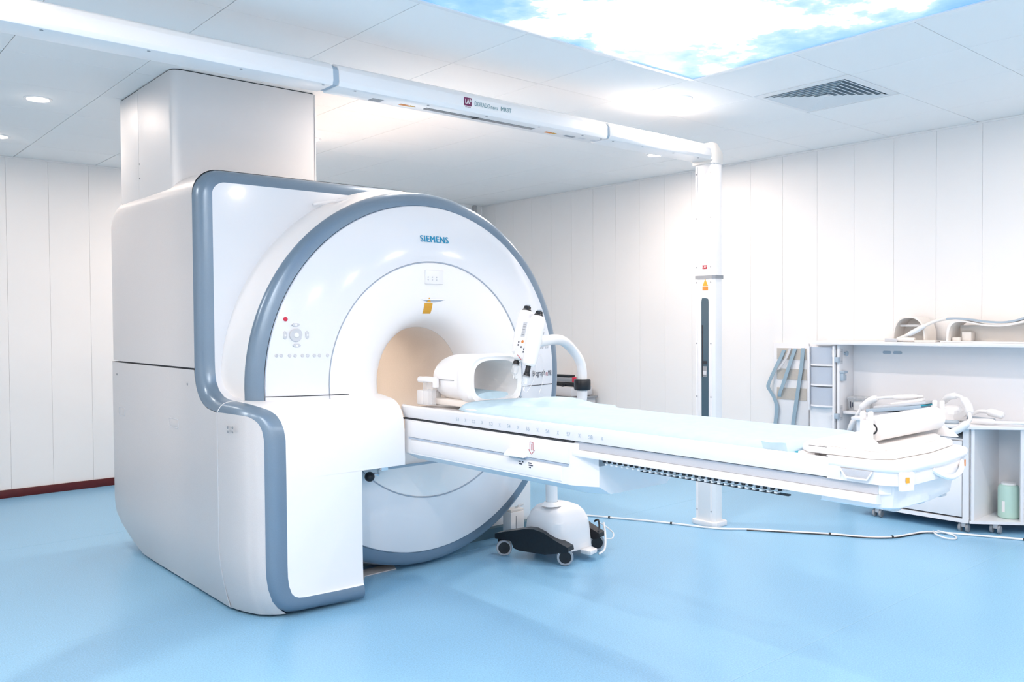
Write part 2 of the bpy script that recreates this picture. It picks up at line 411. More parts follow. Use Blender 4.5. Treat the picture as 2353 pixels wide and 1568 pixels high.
obj('upper_cover', b, 'sidegrey', SC, recalc=False)
# --- lower left side panel with bottom tuck and chamfered rear
def tuck(z): return 0.0 if z > 0.30 else 0.055*((0.30-z)/0.30)**1.6
Ys = [3.912, 3.97, 4.03, 4.08, 4.12, 4.15, 4.17, 4.182, 4.19, 4.5, 5.0, 5.17, 5.25, 5.35, 5.45, 5.53, 5.57, 5.588]
def zhi(y):
    T = [(3.90, 0.936), (3.95, 0.940), (4.03, 0.950), (4.08, 0.966), (4.12, 0.99), (4.15, 1.02), (4.17, 1.055), (4.182, 1.09), (4.19, 1.126), (6, 1.126)]
    for (a, za), (c, zb) in zip(T, T[1:]):
        if a <= y <= c: return za+(zb-za)*(y-a)/(c-a)
    return 1.126
def zlo(y): return 0.012 if y < 5.15 else 0.012+0.23*((y-5.15)/0.44)**1.25
rows = []
for y in Ys:
    z0, z1 = zlo(y), zhi(y)
    rows.append([(1.56+tuck(z)+(0.02*max(0, (y-5.45)/0.14)**2), y, z) for z in [z0+(z1-z0)*k/14 for k in range(15)]])
b = MB(); b.grid(rows); b.grid([[(p[0]+0.0, p[1], p[2]) for p in rows[-1]], [(1.75, 5.6, p[2]) for p in rows[-1]]])
b.grid([[rows[k][0] for k in range(len(rows))], [(1.75, rows[k][0][1], rows[k][0][2]+0.005) for k in range(len(rows))]])
obj('lower_side_panel', b, 'sidegrey', SC, recalc=False)
obj('panel_gap', MB().span(1.566, 1.60, 4.19, 5.40, 1.124, 1.137), 'dark', SC)
obj('lower_body', MB().span(1.64, 3.75, 4.16, 5.50, 0.05, 0.72, 0.02), 'white', SC)
obj('plinth', MB().span(1.68, 3.74, 4.12, 5.1, 0.0, 0.06).span(1.82, 2.13, 3.74, 4.13, 0, 0.03), 'base', SC)
# rear cover
b = MB(); b.lathe([(0.285, 5.55), (0.40, 5.60), (0.95, 5.585)], (AX, 0, AZ), 'y', 64)
obj('rear_cover', b, 'white', SC, recalc=False)
# --- silver band: outer edge O, inner edge I
rc = 0.14
O, I = [], []
for k in range(7):
    x = 2.76-(2.76-1.70)*k/6; O.append((x, 4.20, ZT)); I.append((x, 4.12, 2.045))
for k in range(1, 8):
    a = PI/2+k*(PI/2)/8; f = k/8
    O.append((1.70+rc*math.cos(a), 4.20-0.015*f, ZT-rc+rc*math.sin(a))); I.append((1.70+0.066*math.cos(a), 4.12, 1.979+0.066*math.sin(a)))
O += [(1.56, 4.185, 1.97), (1.56, 4.185, 1.55), (1.56, 4.185, 1.17), (1.56, 4.182, 1.10), (1.56, 4.165, 1.045), (1.56, 4.135, 1.00), (1.56, 4.07, 0.962), (1.56, 4.0, 0.947), (1.56, 3.912, 0.94)]
I += [(1.635, 4.12, 1.97), (1.636, 4.12, 1.55), (1.636, 4.12, 1.17), (1.636, 4.117, 1.115), (1.636, 4.105, 1.07), (1.637, 4.075, 1.03), (1.64, 4.02, 1.0), (1.644, 3.97, 0.99), (1.65, 3.912, 0.985)]
n_upper = len(O)
O2 = [(1.56, 3.908, 0.94), (1.575, 3.81, 0.939), (1.60, 3.72, 0.935), (1.618, 3.69, 0.929), (1.634, 3.666, 0.915), (1.648, 3.652, 0.895), (1.658, 3.643, 0.865), (1.665, 3.64, 0.82), (1.665, 3.64, 0.53), (1.665, 3.64, 0.25), (1.668, 3.642, 0.20),
      (1.678, 3.646, 0.145), (1.70, 3.652, 0.085), (1.73, 3.657, 0.045), (1.77, 3.66, 0.02), (1.82, 3.658, 0.012), (2.0, 3.635, 0.012), (2.15, 3.615, 0.012)]
I2 = [(1.65, 3.908, 0.985), (1.675, 3.81, 0.976), (1.70, 3.72, 0.962), (1.718, 3.69, 0.952), (1.735, 3.66, 0.932), (1.746, 3.637, 0.903), (1.753, 3.622, 0.865), (1.757, 3.615, 0.82), (1.757, 3.612, 0.53), (1.757, 3.612, 0.25), (1.758, 3.611, 0.19),
      (1.763, 3.610, 0.15), (1.775, 3.609, 0.115), (1.79, 3.608, 0.098), (1.81, 3.607, 0.090), (1.84, 3.606, 0.086), (2.0, 3.602, 0.082), (2.15, 3.600, 0.080)]
def band(O_, I_, outdirs):
    rows = []
    for o_, i_, d in zip(O_, I_, outdirs):
        o_, i_ = Vector(o_), Vector(i_); L = (o_-i_).length; r = []
        for k in range(7):
            t = k/6; r.append(o_.lerp(i_, t)+Vector(d).normalized()*(0.22*L*math.sin(PI*t)))
        rows.append(r)
    b = MB(); b.grid(rows); return b
D1 = [(0, -1, 1)]*7+[(-math.sin(k*PI/16), -1, math.cos(k*PI/16)) for k in range(1, 8)]+[(-1, -1, 0)]*3+[(-1, -1, 0.3)]*3+[(-1, -0.5, 0.8)]*3
D2 = [(-1, -0.3, 1)]*3+[(-1, -0.6, 0.7)]*3+[(-1, -1, 0.2)]+[(-1, -1, 0)]*4+[(-1, -1, -0.4)]*2+[(-0.6, -1, -0.6)]*2+[(0, -1, -0.6)]*3
obj('silver_frame', band(O, I, D1), 'silver', SC, recalc=False)
obj('pedestal_silver_band', band(O2, I2, D2), 'silver', SC, recalc=False)
mid = [Vector(O2[0])*0.999+Vector((0.0, 0, 0))]
obj('band_joint', MB().tube([Vector(O2[0]).lerp(Vector(I2[0]), t)+Vector((-1, -0.3, 1)).normalized()*(0.1*0.22*math.sin(PI*t)+0.0005) for t in [k/6 for k in range(7)]], 0.0018, 6), 'white', SC)
# --- white front cover: ruled to the right from the inner edge
b = MB(); rows = []
seq = [i_ for i_ in I[6:]]+I2[1:]
for i_ in I[6:]:
    xr = 2.74 if i_[2] > 1.80 else 2.32
    if i_[2] < 1.12: xr = 2.40
    rows.append([i_, ((i_[0]+xr)/2, i_[1], i_[2]), (xr, i_[1], i_[2])])
obj('front_panel', MB().grid(rows), 'gloss', SC, recalc=False)
b = MB(); rows = []
for i_ in I2[:8]: rows.append([i_]+[(i_[0]+(2.40-i_[0])*k/4, i_[1], i_[2]) for k in range(1, 5)])
z = 0.635; rows.append([(1.757, 3.612, z)]+[(1.757+(2.40-1.757)*k/4, 3.612, z) for k in range(1, 5)])
b.grid(rows); rows = [[(1.757, 3.612, z), (1.95, 3.611, z), (2.15, 3.610, z)]]
for i_ in I2[8:]: rows.append([i_, ((i_[0]+2.15)/2, i_[1], i_[2]), (2.15, i_[1]-0.0, i_[2])])
b.grid(rows)
b.span(1.80, 2.149, 3.64, 4.1, 0.05, 0.80); b.grid([[(2.15, 3.612, 0.64), (2.15, 3.612, 0.08)], [(2.15, 4.1, 0.64), (2.15, 4.1, 0.08)]])
b.grid([[(2.15, 3.612, 0.635), (2.15, 3.95, 0.635)], [(2.40, 3.612, 0.635), (2.40, 3.95, 0.635)]])
b.grid([[(2.40, p[1], p[2]) for p in I2[:8]]+[(2.40, 3.612, 0.635)], [(2.40, 3.95, min(p[2], 0.98)) for p in I2[:8]]+[(2.40, 3.95, 0.635)]])
obj('pedestal_front', b, 'funnel', SC, recalc=False)
# --- pedestal left skin: columns hang from the outer edge of the silver band
top = cat([Vector(p) for p in O2[:8]], 3); rows = []
edge = [(0.82, 0, 0), (0.25, 0, 0), (0.20, 0.003, 0.002), (0.145, 0.013, 0.006), (0.085, 0.035, 0.012), (0.045, 0.065, 0.017), (0.012, 0.105, 0.02)]
def edge_d(z):
    if z >= 0.25: return 0.0, 0.0
    for (za, xa, ya), (zb, xb, yb) in zip(edge, edge[1:]):
        if zb <= z <= za: t = (za-z)/(za-zb); return xa+(xb-xa)*t, ya+(yb-ya)*t
    return edge[-1][1:]
for k, p in enumerate(top):
    u = k/(len(top)-1); row = []
    for j in range(19):
        z = 0.012+(p.z-0.012)*(j/18)**1.3; ex, ey = edge_d(z); tk = tuck(z)
        row.append((p.x+ex*u+tk*(1-u), p.y+ey*u+tk*0.35*(1-u), z))
    rows.append(row)
obj('pedestal_side_panel', MB().grid(rows), 'sidegrey', SC, recalc=False)
obj('pedestal_seam', MB().tube([(1.559+tuck(z), 3.910, z) for z in [0.02+0.92*k/20 for k in range(21)]], 0.0022, 6), 'lgrey', SC)
# --- drum, silver ring, covers, bore
def LY(name, prof, m, n=128, **kw): return obj(name, MB().lathe(prof, (AX, 0, AZ), 'y', n, **kw), m, SC, recalc=False, sharp=50)
LY('drum_collar', [(1.062, 4.16), (1.058, 4.12), (1.045, 4.05), (1.033, 3.99), (1.026, 3.94), (1.022, 3.922)], 'white')
LY('silver_ring', [(1.022, 3.922), (1.0205, 3.908), (1.012, 3.893), (0.995, 3.881), (0.972, 3.873), (0.948, 3.868), (0.945, 3.872)], 'silver')
def annY(r): return 3.80+0.062*max(0.0, (r-0.64)/0.302)**1.7
LY('control_ring_cover', [(0.943, 3.872)]+[(0.942-0.302*k/10, annY(0.942-0.302*k/10)) for k in range(11)]+[(0.639, 3.806)], 'gloss')
LY('ring_joint', [(0.6385, 3.800), (0.6345, 3.7995), (0.634, 3.803)], 'groove')
LY('outer_joint', [(0.9455, 3.8655), (0.9425, 3.8625)], 'groove')
FUN = [(0.633, 3.803), (0.60, 3.797), (0.55, 3.795), (0.50, 3.797), (0.45, 3.802), (0.41, 3.809), (0.375, 3.821), (0.345, 3.840), (0.322, 3.868), (0.304, 3.903), (0.291, 3.945), (0.286, 3.972)]
LY('bore_funnel', FUN, 'funnel')
LY('bore_liner', [(0.286, 3.972), (0.2845, 3.974), (0.2845, 5.56)], 'beige', 96)
LY('bore_rim_line', [(0.2868, 3.970), (0.2846, 3.975)], 'grey', 96)
obj('bore_fill_strip', MB().span(AX-0.012, AX+0.012, 4.45, 5.0, AZ+0.277, AZ+0.281, 0.001), 'lens', SC)  # unseen glowing strip and area light, added to brighten the bore
bl = bpy.data.lights.new('bore_fill_light', 'AREA'); bl.shape = 'RECTANGLE'; bl.size = 0.03; bl.size_y = 0.6; bl.energy = 0.28; bl.color = (1, 0.92, 0.84)
blo = bpy.data.objects.new('bore_fill_light', bl); COL.objects.link(blo); blo.parent = SC; blo.location = Vector((AX, 4.72, AZ+0.274))-WL[SC.name]
def P_ann(x, z, off=0.0): return Vector((x, annY(math.hypot(x-AX, z-AZ))-off, z))
# seam lines left and right of the bore at z 0.99
def seam(x0, x1, z0, z1):
    b = MB(); up, dn = [], []
    for k in range(13):
        x = x0+(x1-x0)*k/12; z = z0+(z1-z0)*k/12; p = P_ann(x, z, 0.0015)
        rr_ = math.hypot(x-AX, z-AZ)
        if rr_ < 0.641: p.y = 3.793-0.0
        up.append(p+Vector((0, 0, 0.002))); dn.append(p-Vector((0, 0, 0.002)))
    b.grid([up, dn]); return b
obj('cover_seam', seam(1.775, 2.19, 1.000, 0.993), 'dark', SC)
obj('cover_seam', seam(3.36, 3.655, 0.968, 0.966), 'dark', SC)
# --- controls (stop button, dial with four arrow keys, row of nine keys) on both sides
def disc_mesh(r, h, m, dome=0.3):
    return mesh_at_origin('button', MB().lathe([(r, 0.004), (r, -h*0.6), (r*0.8, -h), (r*0.3, -h*(1+dome*0.2)), (0.0004, -h*(1+dome*0.2))], (0, 0, 0), 'y', 20), m)
key_me = disc_mesh(0.0085, 0.004, 'lgrey'); stop_me = disc_mesh(0.0105, 0.006, 'red'); hub_me = disc_mesh(0.013, 0.008, 'white')
dial_me = mesh_at_origin('dial', MB().lathe([(0.033, 0.006), (0.033, -0.004), (0.030, -0.007), (0.014, -0.004), (0.0004, -0.004)], (0, 0, 0), 'y', 32), 'lgrey')
arrow = [(-0.021, 0.0), (-0.012, -0.0075), (0.012, -0.0075), (0.021, 0.0), (0.012, 0.0085), (-0.012, 0.0085)]
def arrow_me(a):
    c, s = math.cos(a), math.sin(a); return mesh_at_origin('arrow_key', MB().prism([(x*c-y*s, x*s+y*c) for x, y in arrow], 'y', -0.006, 0.004, 0.001), 'lgrey')
AK = [arrow_me(0), arrow_me(PI/2)]
pup_me = mesh_at_origin('arrow_mark', MB().lathe([(0.005, -0.0066), (0.0004, -0.0068)], (0, 0, 0), 'y', 10), 'white')
def controls(s):
    f = lambda x: AX+s*(AX-x)*-1 if s < 0 else AX+(AX-x)
    X = (lambda x: x) if s < 0 else (lambda x: 2*AX-x)
    add('stop_button', stop_me, None, SC, P_ann(X(1.878), 1.371))
    d = add('control_dial', dial_me, None, SC, P_ann(X(1.923), 1.293)); add('dial_hub', hub_me, None, d, P_ann(X(1.923), 1.293, 0.003))
    for (x, z, k) in ((1.923, 1.343, 0), (1.923, 1.243, 0), (1.871, 1.293, 1), (1.975, 1.293, 1)):
        a_ = add('arrow_key', AK[k], None, SC, P_ann(X(x), z)); add('arrow_mark', pup_me, None, a_, P_ann(X(x), z))
    for x in (1.829, 1.851, 1.889, 1.914, 1.949, 1.974, 2.007, 2.033, 2.075): add('key', key_me, None, SC, P_ann(X(x), 1.196-0.02*(x-1.83)))
controls(-1); controls(1)
upv = (P_ann(AX, 1.83)-P_ann(AX, 1.77)).normalized()
text('maker_lettering', 'SIEMENS', 'cyanlogo', SC, P_ann(2.738, 1.802, 0.001), (1, 0, -0.005), upv, 0.185, 0.036, label='teal blue maker name', space=1.12, bold=0.0016)
rt = (P_ann(3.60, 1.035)-P_ann(3.50, 1.035)).normalized()
text('model_lettering', 'Biograph', 'print', SC, P_ann(3.507, 1.035, 0.001), rt, (0, 0, 1), 0.135, 0.044, label='dark model name')
text('model_lettering', 'm', 'redprint', SC, P_ann(3.591, 1.029, 0.001), rt, (0, 0, 1), 0.020, 0.022)
text('model_lettering', 'MR', 'print', SC, P_ann(3.628, 1.0345, 0.001), rt, (0, 0, 1), 0.042, 0.033)
pl = obj('button_plate', MB().box((2.718, 3.792, 1.595), (0.118, 0.012, 0.075), 0.003), 'white', SC)
for k in range(6): obj('plate_key', MB().lathe([(0.004, 3.787), (0.004, 3.784), (0.0003, 3.784)], (2.675+0.028*(k % 3), 0, 1.58+0.014*(k//3)), 'y', 10), 'lgrey', pl)
def funY(r):
    for (ra, ya), (rb, yb) in zip(FUN, FUN[1:]):
        if rb <= r <= ra: return ya+(yb-ya)*(ra-r)/(ra-rb)
    return 3.80
def P_fun(x, z, off): return Vector((x, funY(math.hypot(x-AX, z-AZ))-off, z))
def patch(x0, x1, z0, z1, off, n=6, shape=None):
    rows = []
    for j in range(n+1):
        v = j/n; z = z0+(z1-z0)*v; xa, xb = (x0, x1) if not shape else shape(v)
        rows.append([P_fun(xa+(xb-xa)*i/n, z, off) for i in range(n+1)])
    top_, bot = rows[-1], rows[0]
    b2 = MB(); b2.grid(rows); b2.grid([[p for p in bot], [p+Vector((0, off*1.5, 0)) for p in bot]]); b2.grid([[p for p in top_], [p+Vector((0, off*1.5, 0)) for p in top_]]); return b2
obj('light_slot', patch(0, 0, 1.459, 1.473, 0.0012, 8, lambda v: (2.72-0.076*math.sqrt(max(0.02, v)), 2.72+0.076*math.sqrt(max(0.02, v)))), 'groove', SC, recalc=False)
obj('slot_hood', MB().tube([P_fun(x, 1.4745, 0.003) for x in [2.644+0.152*k/8 for k in range(9)]], 0.0035, 6), 'funnel', SC)
ws = obj('warning_sticker', patch(2.664, 2.718, 1.398, 1.455, 0.0014), 'amber', SC, recalc=False)
obj('sticker_line', patch(2.668, 2.714, 1.432, 1.434, 0.0024, 3), 'orange', ws, recalc=False)
obj('warning_triangle', patch(0, 0, 1.459, 1.486, 0.0040, 6, lambda v: (2.691-0.014*(1-v)-0.0005, 2.691+0.014*(1-v)+0.0005)), 'amber', SC, recalc=False)
# side details
for (ya, yb, za, zb) in ((5.398, 5.293, 0.861, 0.812), (4.547, 4.417, 0.864, 0.819)):
    yc, zc, hy, hz = (ya+yb)/2, (za+zb)/2, abs(ya-yb)/2, abs(za-zb)/2
    fr = MB()
    pts = [(1.5595, yc+hy*sx, zc+hz*sz) for sx, sz in ((1, 0.7), (0.85, 1), (-0.85, 1), (-1, 0.7), (-1, -0.7), (-0.85, -1), (0.85, -1), (1, -0.7), (1, 0.7))]
    fr.tube(pts, 0.0022, 5); lt = obj('latch_recess', fr, 'lgrey', SC)
    obj('latch_plate', MB().box((1.5605, yc, zc), (0.003, hy*1.9, hz*1.9), 0.001), 'sidegrey', lt)
scr_x = mesh_at_origin('screw', MB().lathe([(0.0004, -0.002), (0.006, -0.0018), (0.007, 0.001)], (0, 0, 0), 'x', 10), 'grey')
for (y, z) in ((5.43, 1.053), (4.28, 1.052)): add('screw', scr_x, None, SC, (1.559, y, z))
for (y, z) in ((3.805, 0.878), (3.765, 0.880), (3.805, 0.858), (3.765, 0.860)): add('screw', scr_x, None, SC, (1.566 if y > 3.79 else 1.572, y, z))
obj('lift_handle', MB().tube([(2.17, 4.10, 1.975), (2.18, 4.07, 1.978), (2.385, 4.05, 2.020), (2.40, 4.08, 2.022)], 0.008, 8, smooth=3), 'white', SC)
# release lever under the dock
lv = obj('release_lever', MB().tube([(2.30, 3.745, 0.585), (2.33, 3.75, 0.575), (2.335, 3.76, 0.592), (2.37, 3.78, 0.598)], 0.006, 8, smooth=3).span(2.36, 2.40, 3.77, 3.79, 0.588, 0.606), 'chrome', SC)
bb = MB(); bmesh.ops.create_uvsphere(bb.bm, u_segments=16, v_segments=10, radius=0.026, matrix=Matrix.Translation((2.274, 3.745, 0.572)))
obj('black_knob', bb, 'black', lv)
obj('lever_rail', MB().span(2.40, 2.75, 3.775, 3.785, 0.590, 0.602), 'bgrey', SC)
obj('foot_plate', MB().prism([(2.155, 3.66), (2.36, 3.945), (2.56, 3.95), (2.60, 4.05), (2.155, 4.05)], 'z', 0.001, 0.006), 'sidegrey', SC)

# --- shroud from scanner top to ceiling
SH = thing('ceiling_shroud', 'pale metal shroud rising from the scanner to the ceiling', 'shroud', (1.98, 4.92, 2.10))
def rr(x0, x1, y0, y1, r, corners):
    P = []
    for (cx_, cy_, a0, on) in ((x0, y0, PI, corners[0]), (x1, y0, 1.5*PI, corners[1]), (x1, y1, 0, corners[2]), (x0, y1, 0.5*PI, corners[3])):
        R = r if on else 0.004; ccx = cx_+R*(1 if cx_ == x0 else -1); ccy = cy_+R*(1 if cy_ == y0 else -1)
        for k in range(7): a = a0+k*(PI/2)/6; P.append((ccx+R*math.cos(a), ccy+R*math.sin(a)))
    return P
obj('front_casing', MB().prism(rr(1.58, 2.387, 4.49, 5.03, 0.05, (1, 0, 0, 0)), 'z', 2.0, ZC-0.006), 'steel', SH)
obj('rear_casing', MB().prism(rr(1.582, 2.387, 5.036, 5.36, 0.02, (0, 0, 0, 0)), 'z', 2.0, ZC-0.006), 'steel', SH)
obj('ceiling_gasket', MB().prism(rr(1.585, 2.38, 4.495, 5.355, 0.05, (1, 0, 0, 0)), 'z', ZC-0.006, ZC-0.0002), 'dark', SH)
obj('casing_gap', MB().span(1.586, 2.38, 5.03, 5.036, 2.0, ZC-0.007), 'grey', SH)
obj('right_edge_strip', MB().span(2.3868, 2.391, 4.487, 4.495, 2.0, ZC-0.007), 'white', SH)
scr2 = mesh_at_origin('screw', MB().lathe([(0.0004, -0.0015), (0.004, -0.0013), (0.0045, 0.001)], (0, 0, 0), 'x', 8), 'grey')
for z in (2.17, 2.25): add('screw', scr2, None, SH, (1.579, 5.02, z))

# ================================================================ LASER BRIDGE
BR = thing('laser_bridge', 'white laser alignment bridge: slim overhead beam on a tall column', 'laser bridge', (2.62, 3.43, 0))
# beam cross-section (Y,Z): near side bevelled
def beam_sec(g=0.0): return [(3.36+g, 2.39+g), (3.50-g, 2.39+g), (3.52-g, 2.41), (3.52-g, 2.47), (3.50-g, 2.50-g), (3.41+g, 2.50-g), (3.37+g, 2.482-g), (3.355+g, 2.46), (3.352+g, 2.41)]
def beam_piece(x0, x1): return MB().prism(beam_sec(), 'x', x0, x1, 0.002)
obj('beam_section', beam_piece(0.36, 1.876), 'white', BR); obj('beam_section', beam_piece(1.906, 3.622), 'white', BR); obj('beam_section', beam_piece(3.646, 4.60), 'white', BR)
obj('beam_joint', MB().prism(beam_sec(0.006), 'x', 1.86, 1.92), 'bgrey', BR); obj('beam_joint', MB().prism(beam_sec(0.006), 'x', 3.61, 3.66), 'bgrey', BR)
obj('corner_piece', MB().prism([(4.602, 2.50), (4.66, 2.50), (4.725, 2.44), (4.725, 2.37), (4.618, 2.37), (4.618, 2.39), (4.602, 2.39)], 'y', 3.353, 3.52, 0.004), 'coil', BR)
ZU = 2.39
def under(name, x0, x1, y0, y1, m, th=0.0012): return obj(name, MB().span(x0, x1, y0, y1, ZU-th, ZU+0.001), m, BR)
under('laser_window', 2.42, 3.13, 3.425, 3.458, 'window'); under('window_bar', 2.72, 2.745, 3.425, 3.458, 'dark', 0.002)
under('label_plate', 2.125, 2.185, 3.435, 3.48, 'grey'); under('label_plate', 3.375, 3.45, 3.437, 3.462, 'grey'); under('label_plate', 3.485, 3.53, 3.437, 3.455, 'lgrey'); under('label_plate', 3.58, 3.62, 3.432, 3.452, 'lgrey')
for x in (2.283, 3.228): under('warning_sticker', x, x+0.045, 3.44, 3.462, 'orange')
for x in (2.335, 3.28): obj('warning_triangle', MB().prism([(x, 3.437), (x+0.035, 3.447), (x, 3.465)], 'z', ZU-0.0012, ZU), 'amber', BR)
scrz = mesh_at_origin('screw', MB().lathe([(0.0004, -0.002), (0.006, -0.0016), (0.007, 0.001)], (0, 0, 0), 'z', 10), 'grey')
for x in (0.74, 1.106, 1.47, 1.842, 2.0, 2.40, 2.76, 3.12, 3.45, 3.60, 3.70, 3.96, 4.25, 4.5): add('screw', scrz, None, BR, (x, 3.383, ZU))
lg = obj('logo_badge', MB().box((2.617, 3.352, 2.436), (0.046, 0.003, 0.040), 0.001), 'purple', BR)
text('logo_lettering', 'LAP', 'whiteprint', lg, (2.617, 3.3505, 2.437), (1, 0, 0), (0, 0, 1), 0.036, 0.024, bold=0.0007)
text('logo_lettering', 'LASER', 'purple', BR, (2.617, 3.3515, 2.410), (1, 0, 0), (0, 0, 1), 0.036, 0.006)
text('model_lettering', 'DORADO', 'teal_print', BR, (2.708, 3.3515, 2.434), (1, 0, 0), (0, 0, 1), 0.098, 0.022)
text('model_lettering', 'nova', 'teal_print', BR, (2.787, 3.3515, 2.430), (1, 0, 0), (0, 0, 1), 0.048, 0.013)
text('model_lettering', 'MR3T', 'teal_print', BR, (2.864, 3.3515, 2.434), (1, 0, 0), (0, 0, 1), 0.070, 0.022)
# columns (second one stands outside the picture on the left)
def column(xf, sgn):
    """xf = face towards the patient, sgn = +1 column body on +x side"""
    X = lambda d: xf+sgn*d
    c = obj('column', MB().prism([(X(0.0), 3.372), (X(0.0), 3.50), (X(0.02), 3.515), (X(0.085), 3.515), (X(0.098), 3.50), (X(0.098), 3.375), (X(0.085), 3.357), (X(0.018), 3.357)], 'z', 0.03, 2.372, 0.002), 'white', BR)
    obj('foot_plate', MB().prism([(X(-0.02), 3.36), (X(-0.02), 3.51), (X(0.0), 3.535), (X(0.11), 3.535), (X(0.13), 3.51), (X(0.13), 3.36), (X(0.11), 3.335), (X(0.0), 3.335)], 'z', 0.0, 0.032, 0.004), 'table', BR)
    p = lambda name, y0, y1, z0, z1, m, th=0.0015: obj(name, MB().span(X(-th), X(0.002), y0, y1, z0, z1), m, c)
    p('edge_strip', 3.372, 3.388, 0.04, 2.36, 'table', 0.0025); p('edge_strip', 3.484, 3.50, 0.04, 2.36, 'table', 0.0025)
    obj('grey_joint', MB().prism([(X(-0.003), 3.37), (X(-0.003), 3.503), (X(0.1), 3.503), (X(0.1), 3.354), (X(0.015), 3.354)], 'z', 1.622, 1.645), 'grey', c)
    wn = MB(); wn.prism([(3.455, 0.70), (3.4, 0.70), (3.398, 1.47), (3.402, 1.492), (3.425, 1.499), (3.45, 1.497), (3.456, 1.47)], 'x', X(-0.002), X(0.003)); obj('laser_window', wn, 'window', c)
    p('carriage', 3.410, 3.444, 0.98, 1.05, 'grey', 0.004); p('carriage_block', 3.414, 3.440, 0.995, 1.02, 'lgrey', 0.007); p('carriage_bar', 3.442, 3.450, 0.98, 1.32, 'dark', 0.004); p('carriage', 3.412, 3.442, 1.065, 1.085, 'dark', 0.004)
    p('logo_badge', 3.411, 3.446, 1.688, 1.712, 'redprint')
    text('logo_lettering', 'LAP', 'whiteprint', c, (X(-0.0017), 3.4285, 1.700), (0, -sgn, 0), (0, 0, 1), 0.028, 0.014)
    p('warning_sticker', 3.402, 3.446, 1.548, 1.572, 'orange')
    obj('warning_triangle', MB().prism([(3.402, 1.576), (3.446, 1.576), (3.424, 1.622)], 'x', X(-0.0015), X(0.001)), 'amber', c)
    for z in (0.10, 0.55, 0.85, 1.20, 1.60, 1.70, 2.02, 2.31):
        for y in (3.380, 3.492): obj('screw', MB().lathe([(0.0004, X(-0.004)), (0.005, X(-0.0038)), (0.006, X(-0.001))], (0, y, z), 'x', 8), 'grey', c)
column(4.628, 1); column(0.46, -1)

# ================================================================ PATIENT TABLE
PT = thing('patient_table', 'long white cantilevered patient table with grey side channel', 'patient table', (2.72, 2.6, 0.62))
TX0, TX1 = 2.42, 3.02
def mir(pts): return pts+[(2*AX-x, z) for (x, z) in reversed(pts)]
# tabletop shell: rim and shallow trough
sec = mir([(2.45, 0.868), (2.424, 0.872), (2.418, 0.90), (2.420, 0.925), (2.428, 0.932), (2.445, 0.930), (2.47, 0.918), (2.55, 0.912)])
b = MB(); b.loft([[(x+(0.02 if x < AX else -0.02), 3.70, max(z, 0.905) if z < 0.905 else z) for x, z in sec], [(x, 3.655, z) for x, z in sec], [(x, 1.45, z) for x, z in sec], [(x if x < AX else x-0.055, 1.30, z) for x, z in sec]])
obj('tabletop', b, 'table', PT)
obj('side_channel', MB().prism(mir([(2.46, 0.866), (2.434, 0.868), (2.432, 0.838), (2.46, 0.836)]), 'y', 1.36, 2.44), 'tablegrey', PT)
obj('lower_rail', MB().prism(mir([(2.47, 0.838), (2.424, 0.837), (2.420, 0.828), (2.422, 0.812), (2.445, 0.808), (2.47, 0.810)]), 'y', 1.36, 2.44), 'table', PT)
# carriage
cs = [(2.42, 0.862), (2.42, 0.692), (2.50, 0.652), (2.92, 0.652), (2.99, 0.70), (3.02, 0.78), (3.02, 0.862)]
def shrink(f, zl): return [(AX+(x-AX)*f, z) for x, z in cs]
b = MB(); b.loft([[(x, 3.64, z) for x, z in cs], [(x, 2.452, z) for x, z in cs], [(x, 2.43, z) for x, z in [(AX+(x-AX)*0.985, z) for x, z in cs]], [(AX+(x-AX)*0.83, 2.34, max(z, 0.655)) for x, z in cs]])
obj('carriage', b, 'table', PT, sharp=20)
obj('upper_side_strip', MB().span(2.412, 2.43, 2.455, 3.60, 0.776, 0.858, 0.004), 'table', PT)
obj('strip_groove', MB().span(2.4145, 2.43, 2.46, 3.60, 0.768, 0.775), 'groove', PT)
obj('table_gap', MB().span(2.4225, 2.44, 2.44, 3.66, 0.861, 0.869), 'dark', PT)
obj('lower_side_plate', MB().span(2.4165, 2.43, 2.50, 3.58, 0.70, 0.762, 0.002), 'table', PT)
obj('end_block', MB().span(2.47, 2.97, 2.36, 2.45, 0.80, 0.855, 0.004), 'table', PT)
obj('cable_port', MB().span(2.47, 2.50, 2.336, 2.37, 0.775, 0.81), 'grey', PT)
obj('hand_grip', MB().prism([(2.70, 0.775), (2.83, 0.772), (2.825, 0.782), (2.80, 0.805), (2.77, 0.806), (2.72, 0.790)], 'x', 2.385, 2.413, 0.004), 'funnel', PT)
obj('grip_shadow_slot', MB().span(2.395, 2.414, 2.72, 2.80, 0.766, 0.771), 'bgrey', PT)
ar = MB(); A = [(2.684, 0.843), (2.664, 0.843), (2.664, 0.810), (2.656, 0.810), (2.674, 0.792), (2.692, 0.810), (2.684, 0.810), (2.684, 0.843)]
for (p, q) in zip(A, A[1:]): ar.tube([(2.4112, p[0], p[1]), (2.4112, q[0], q[1])], 0.0011, 5)
obj('red_arrow_outline', ar, 'redprint', PT)
for k in range(2): obj('arrow_print', MB().span(2.4112, 2.413, 2.670+0.0055*k, 2.6712+0.0055*k, 0.808, 0.836), 'redprint', PT)
for k, (y, z, wd) in enumerate(((2.755, 0.752, 0.014), (2.735, 0.752, 0.008), (2.69, 0.752, 0.02), (2.75, 0.742, 0.02), (2.685, 0.743, 0.026), (2.69, 0.734, 0.012))): obj('data_print', MB().span(2.4158, 2.4175, y-wd/2, y+wd/2, z-0.0025, z+0.0025), 'print', PT)
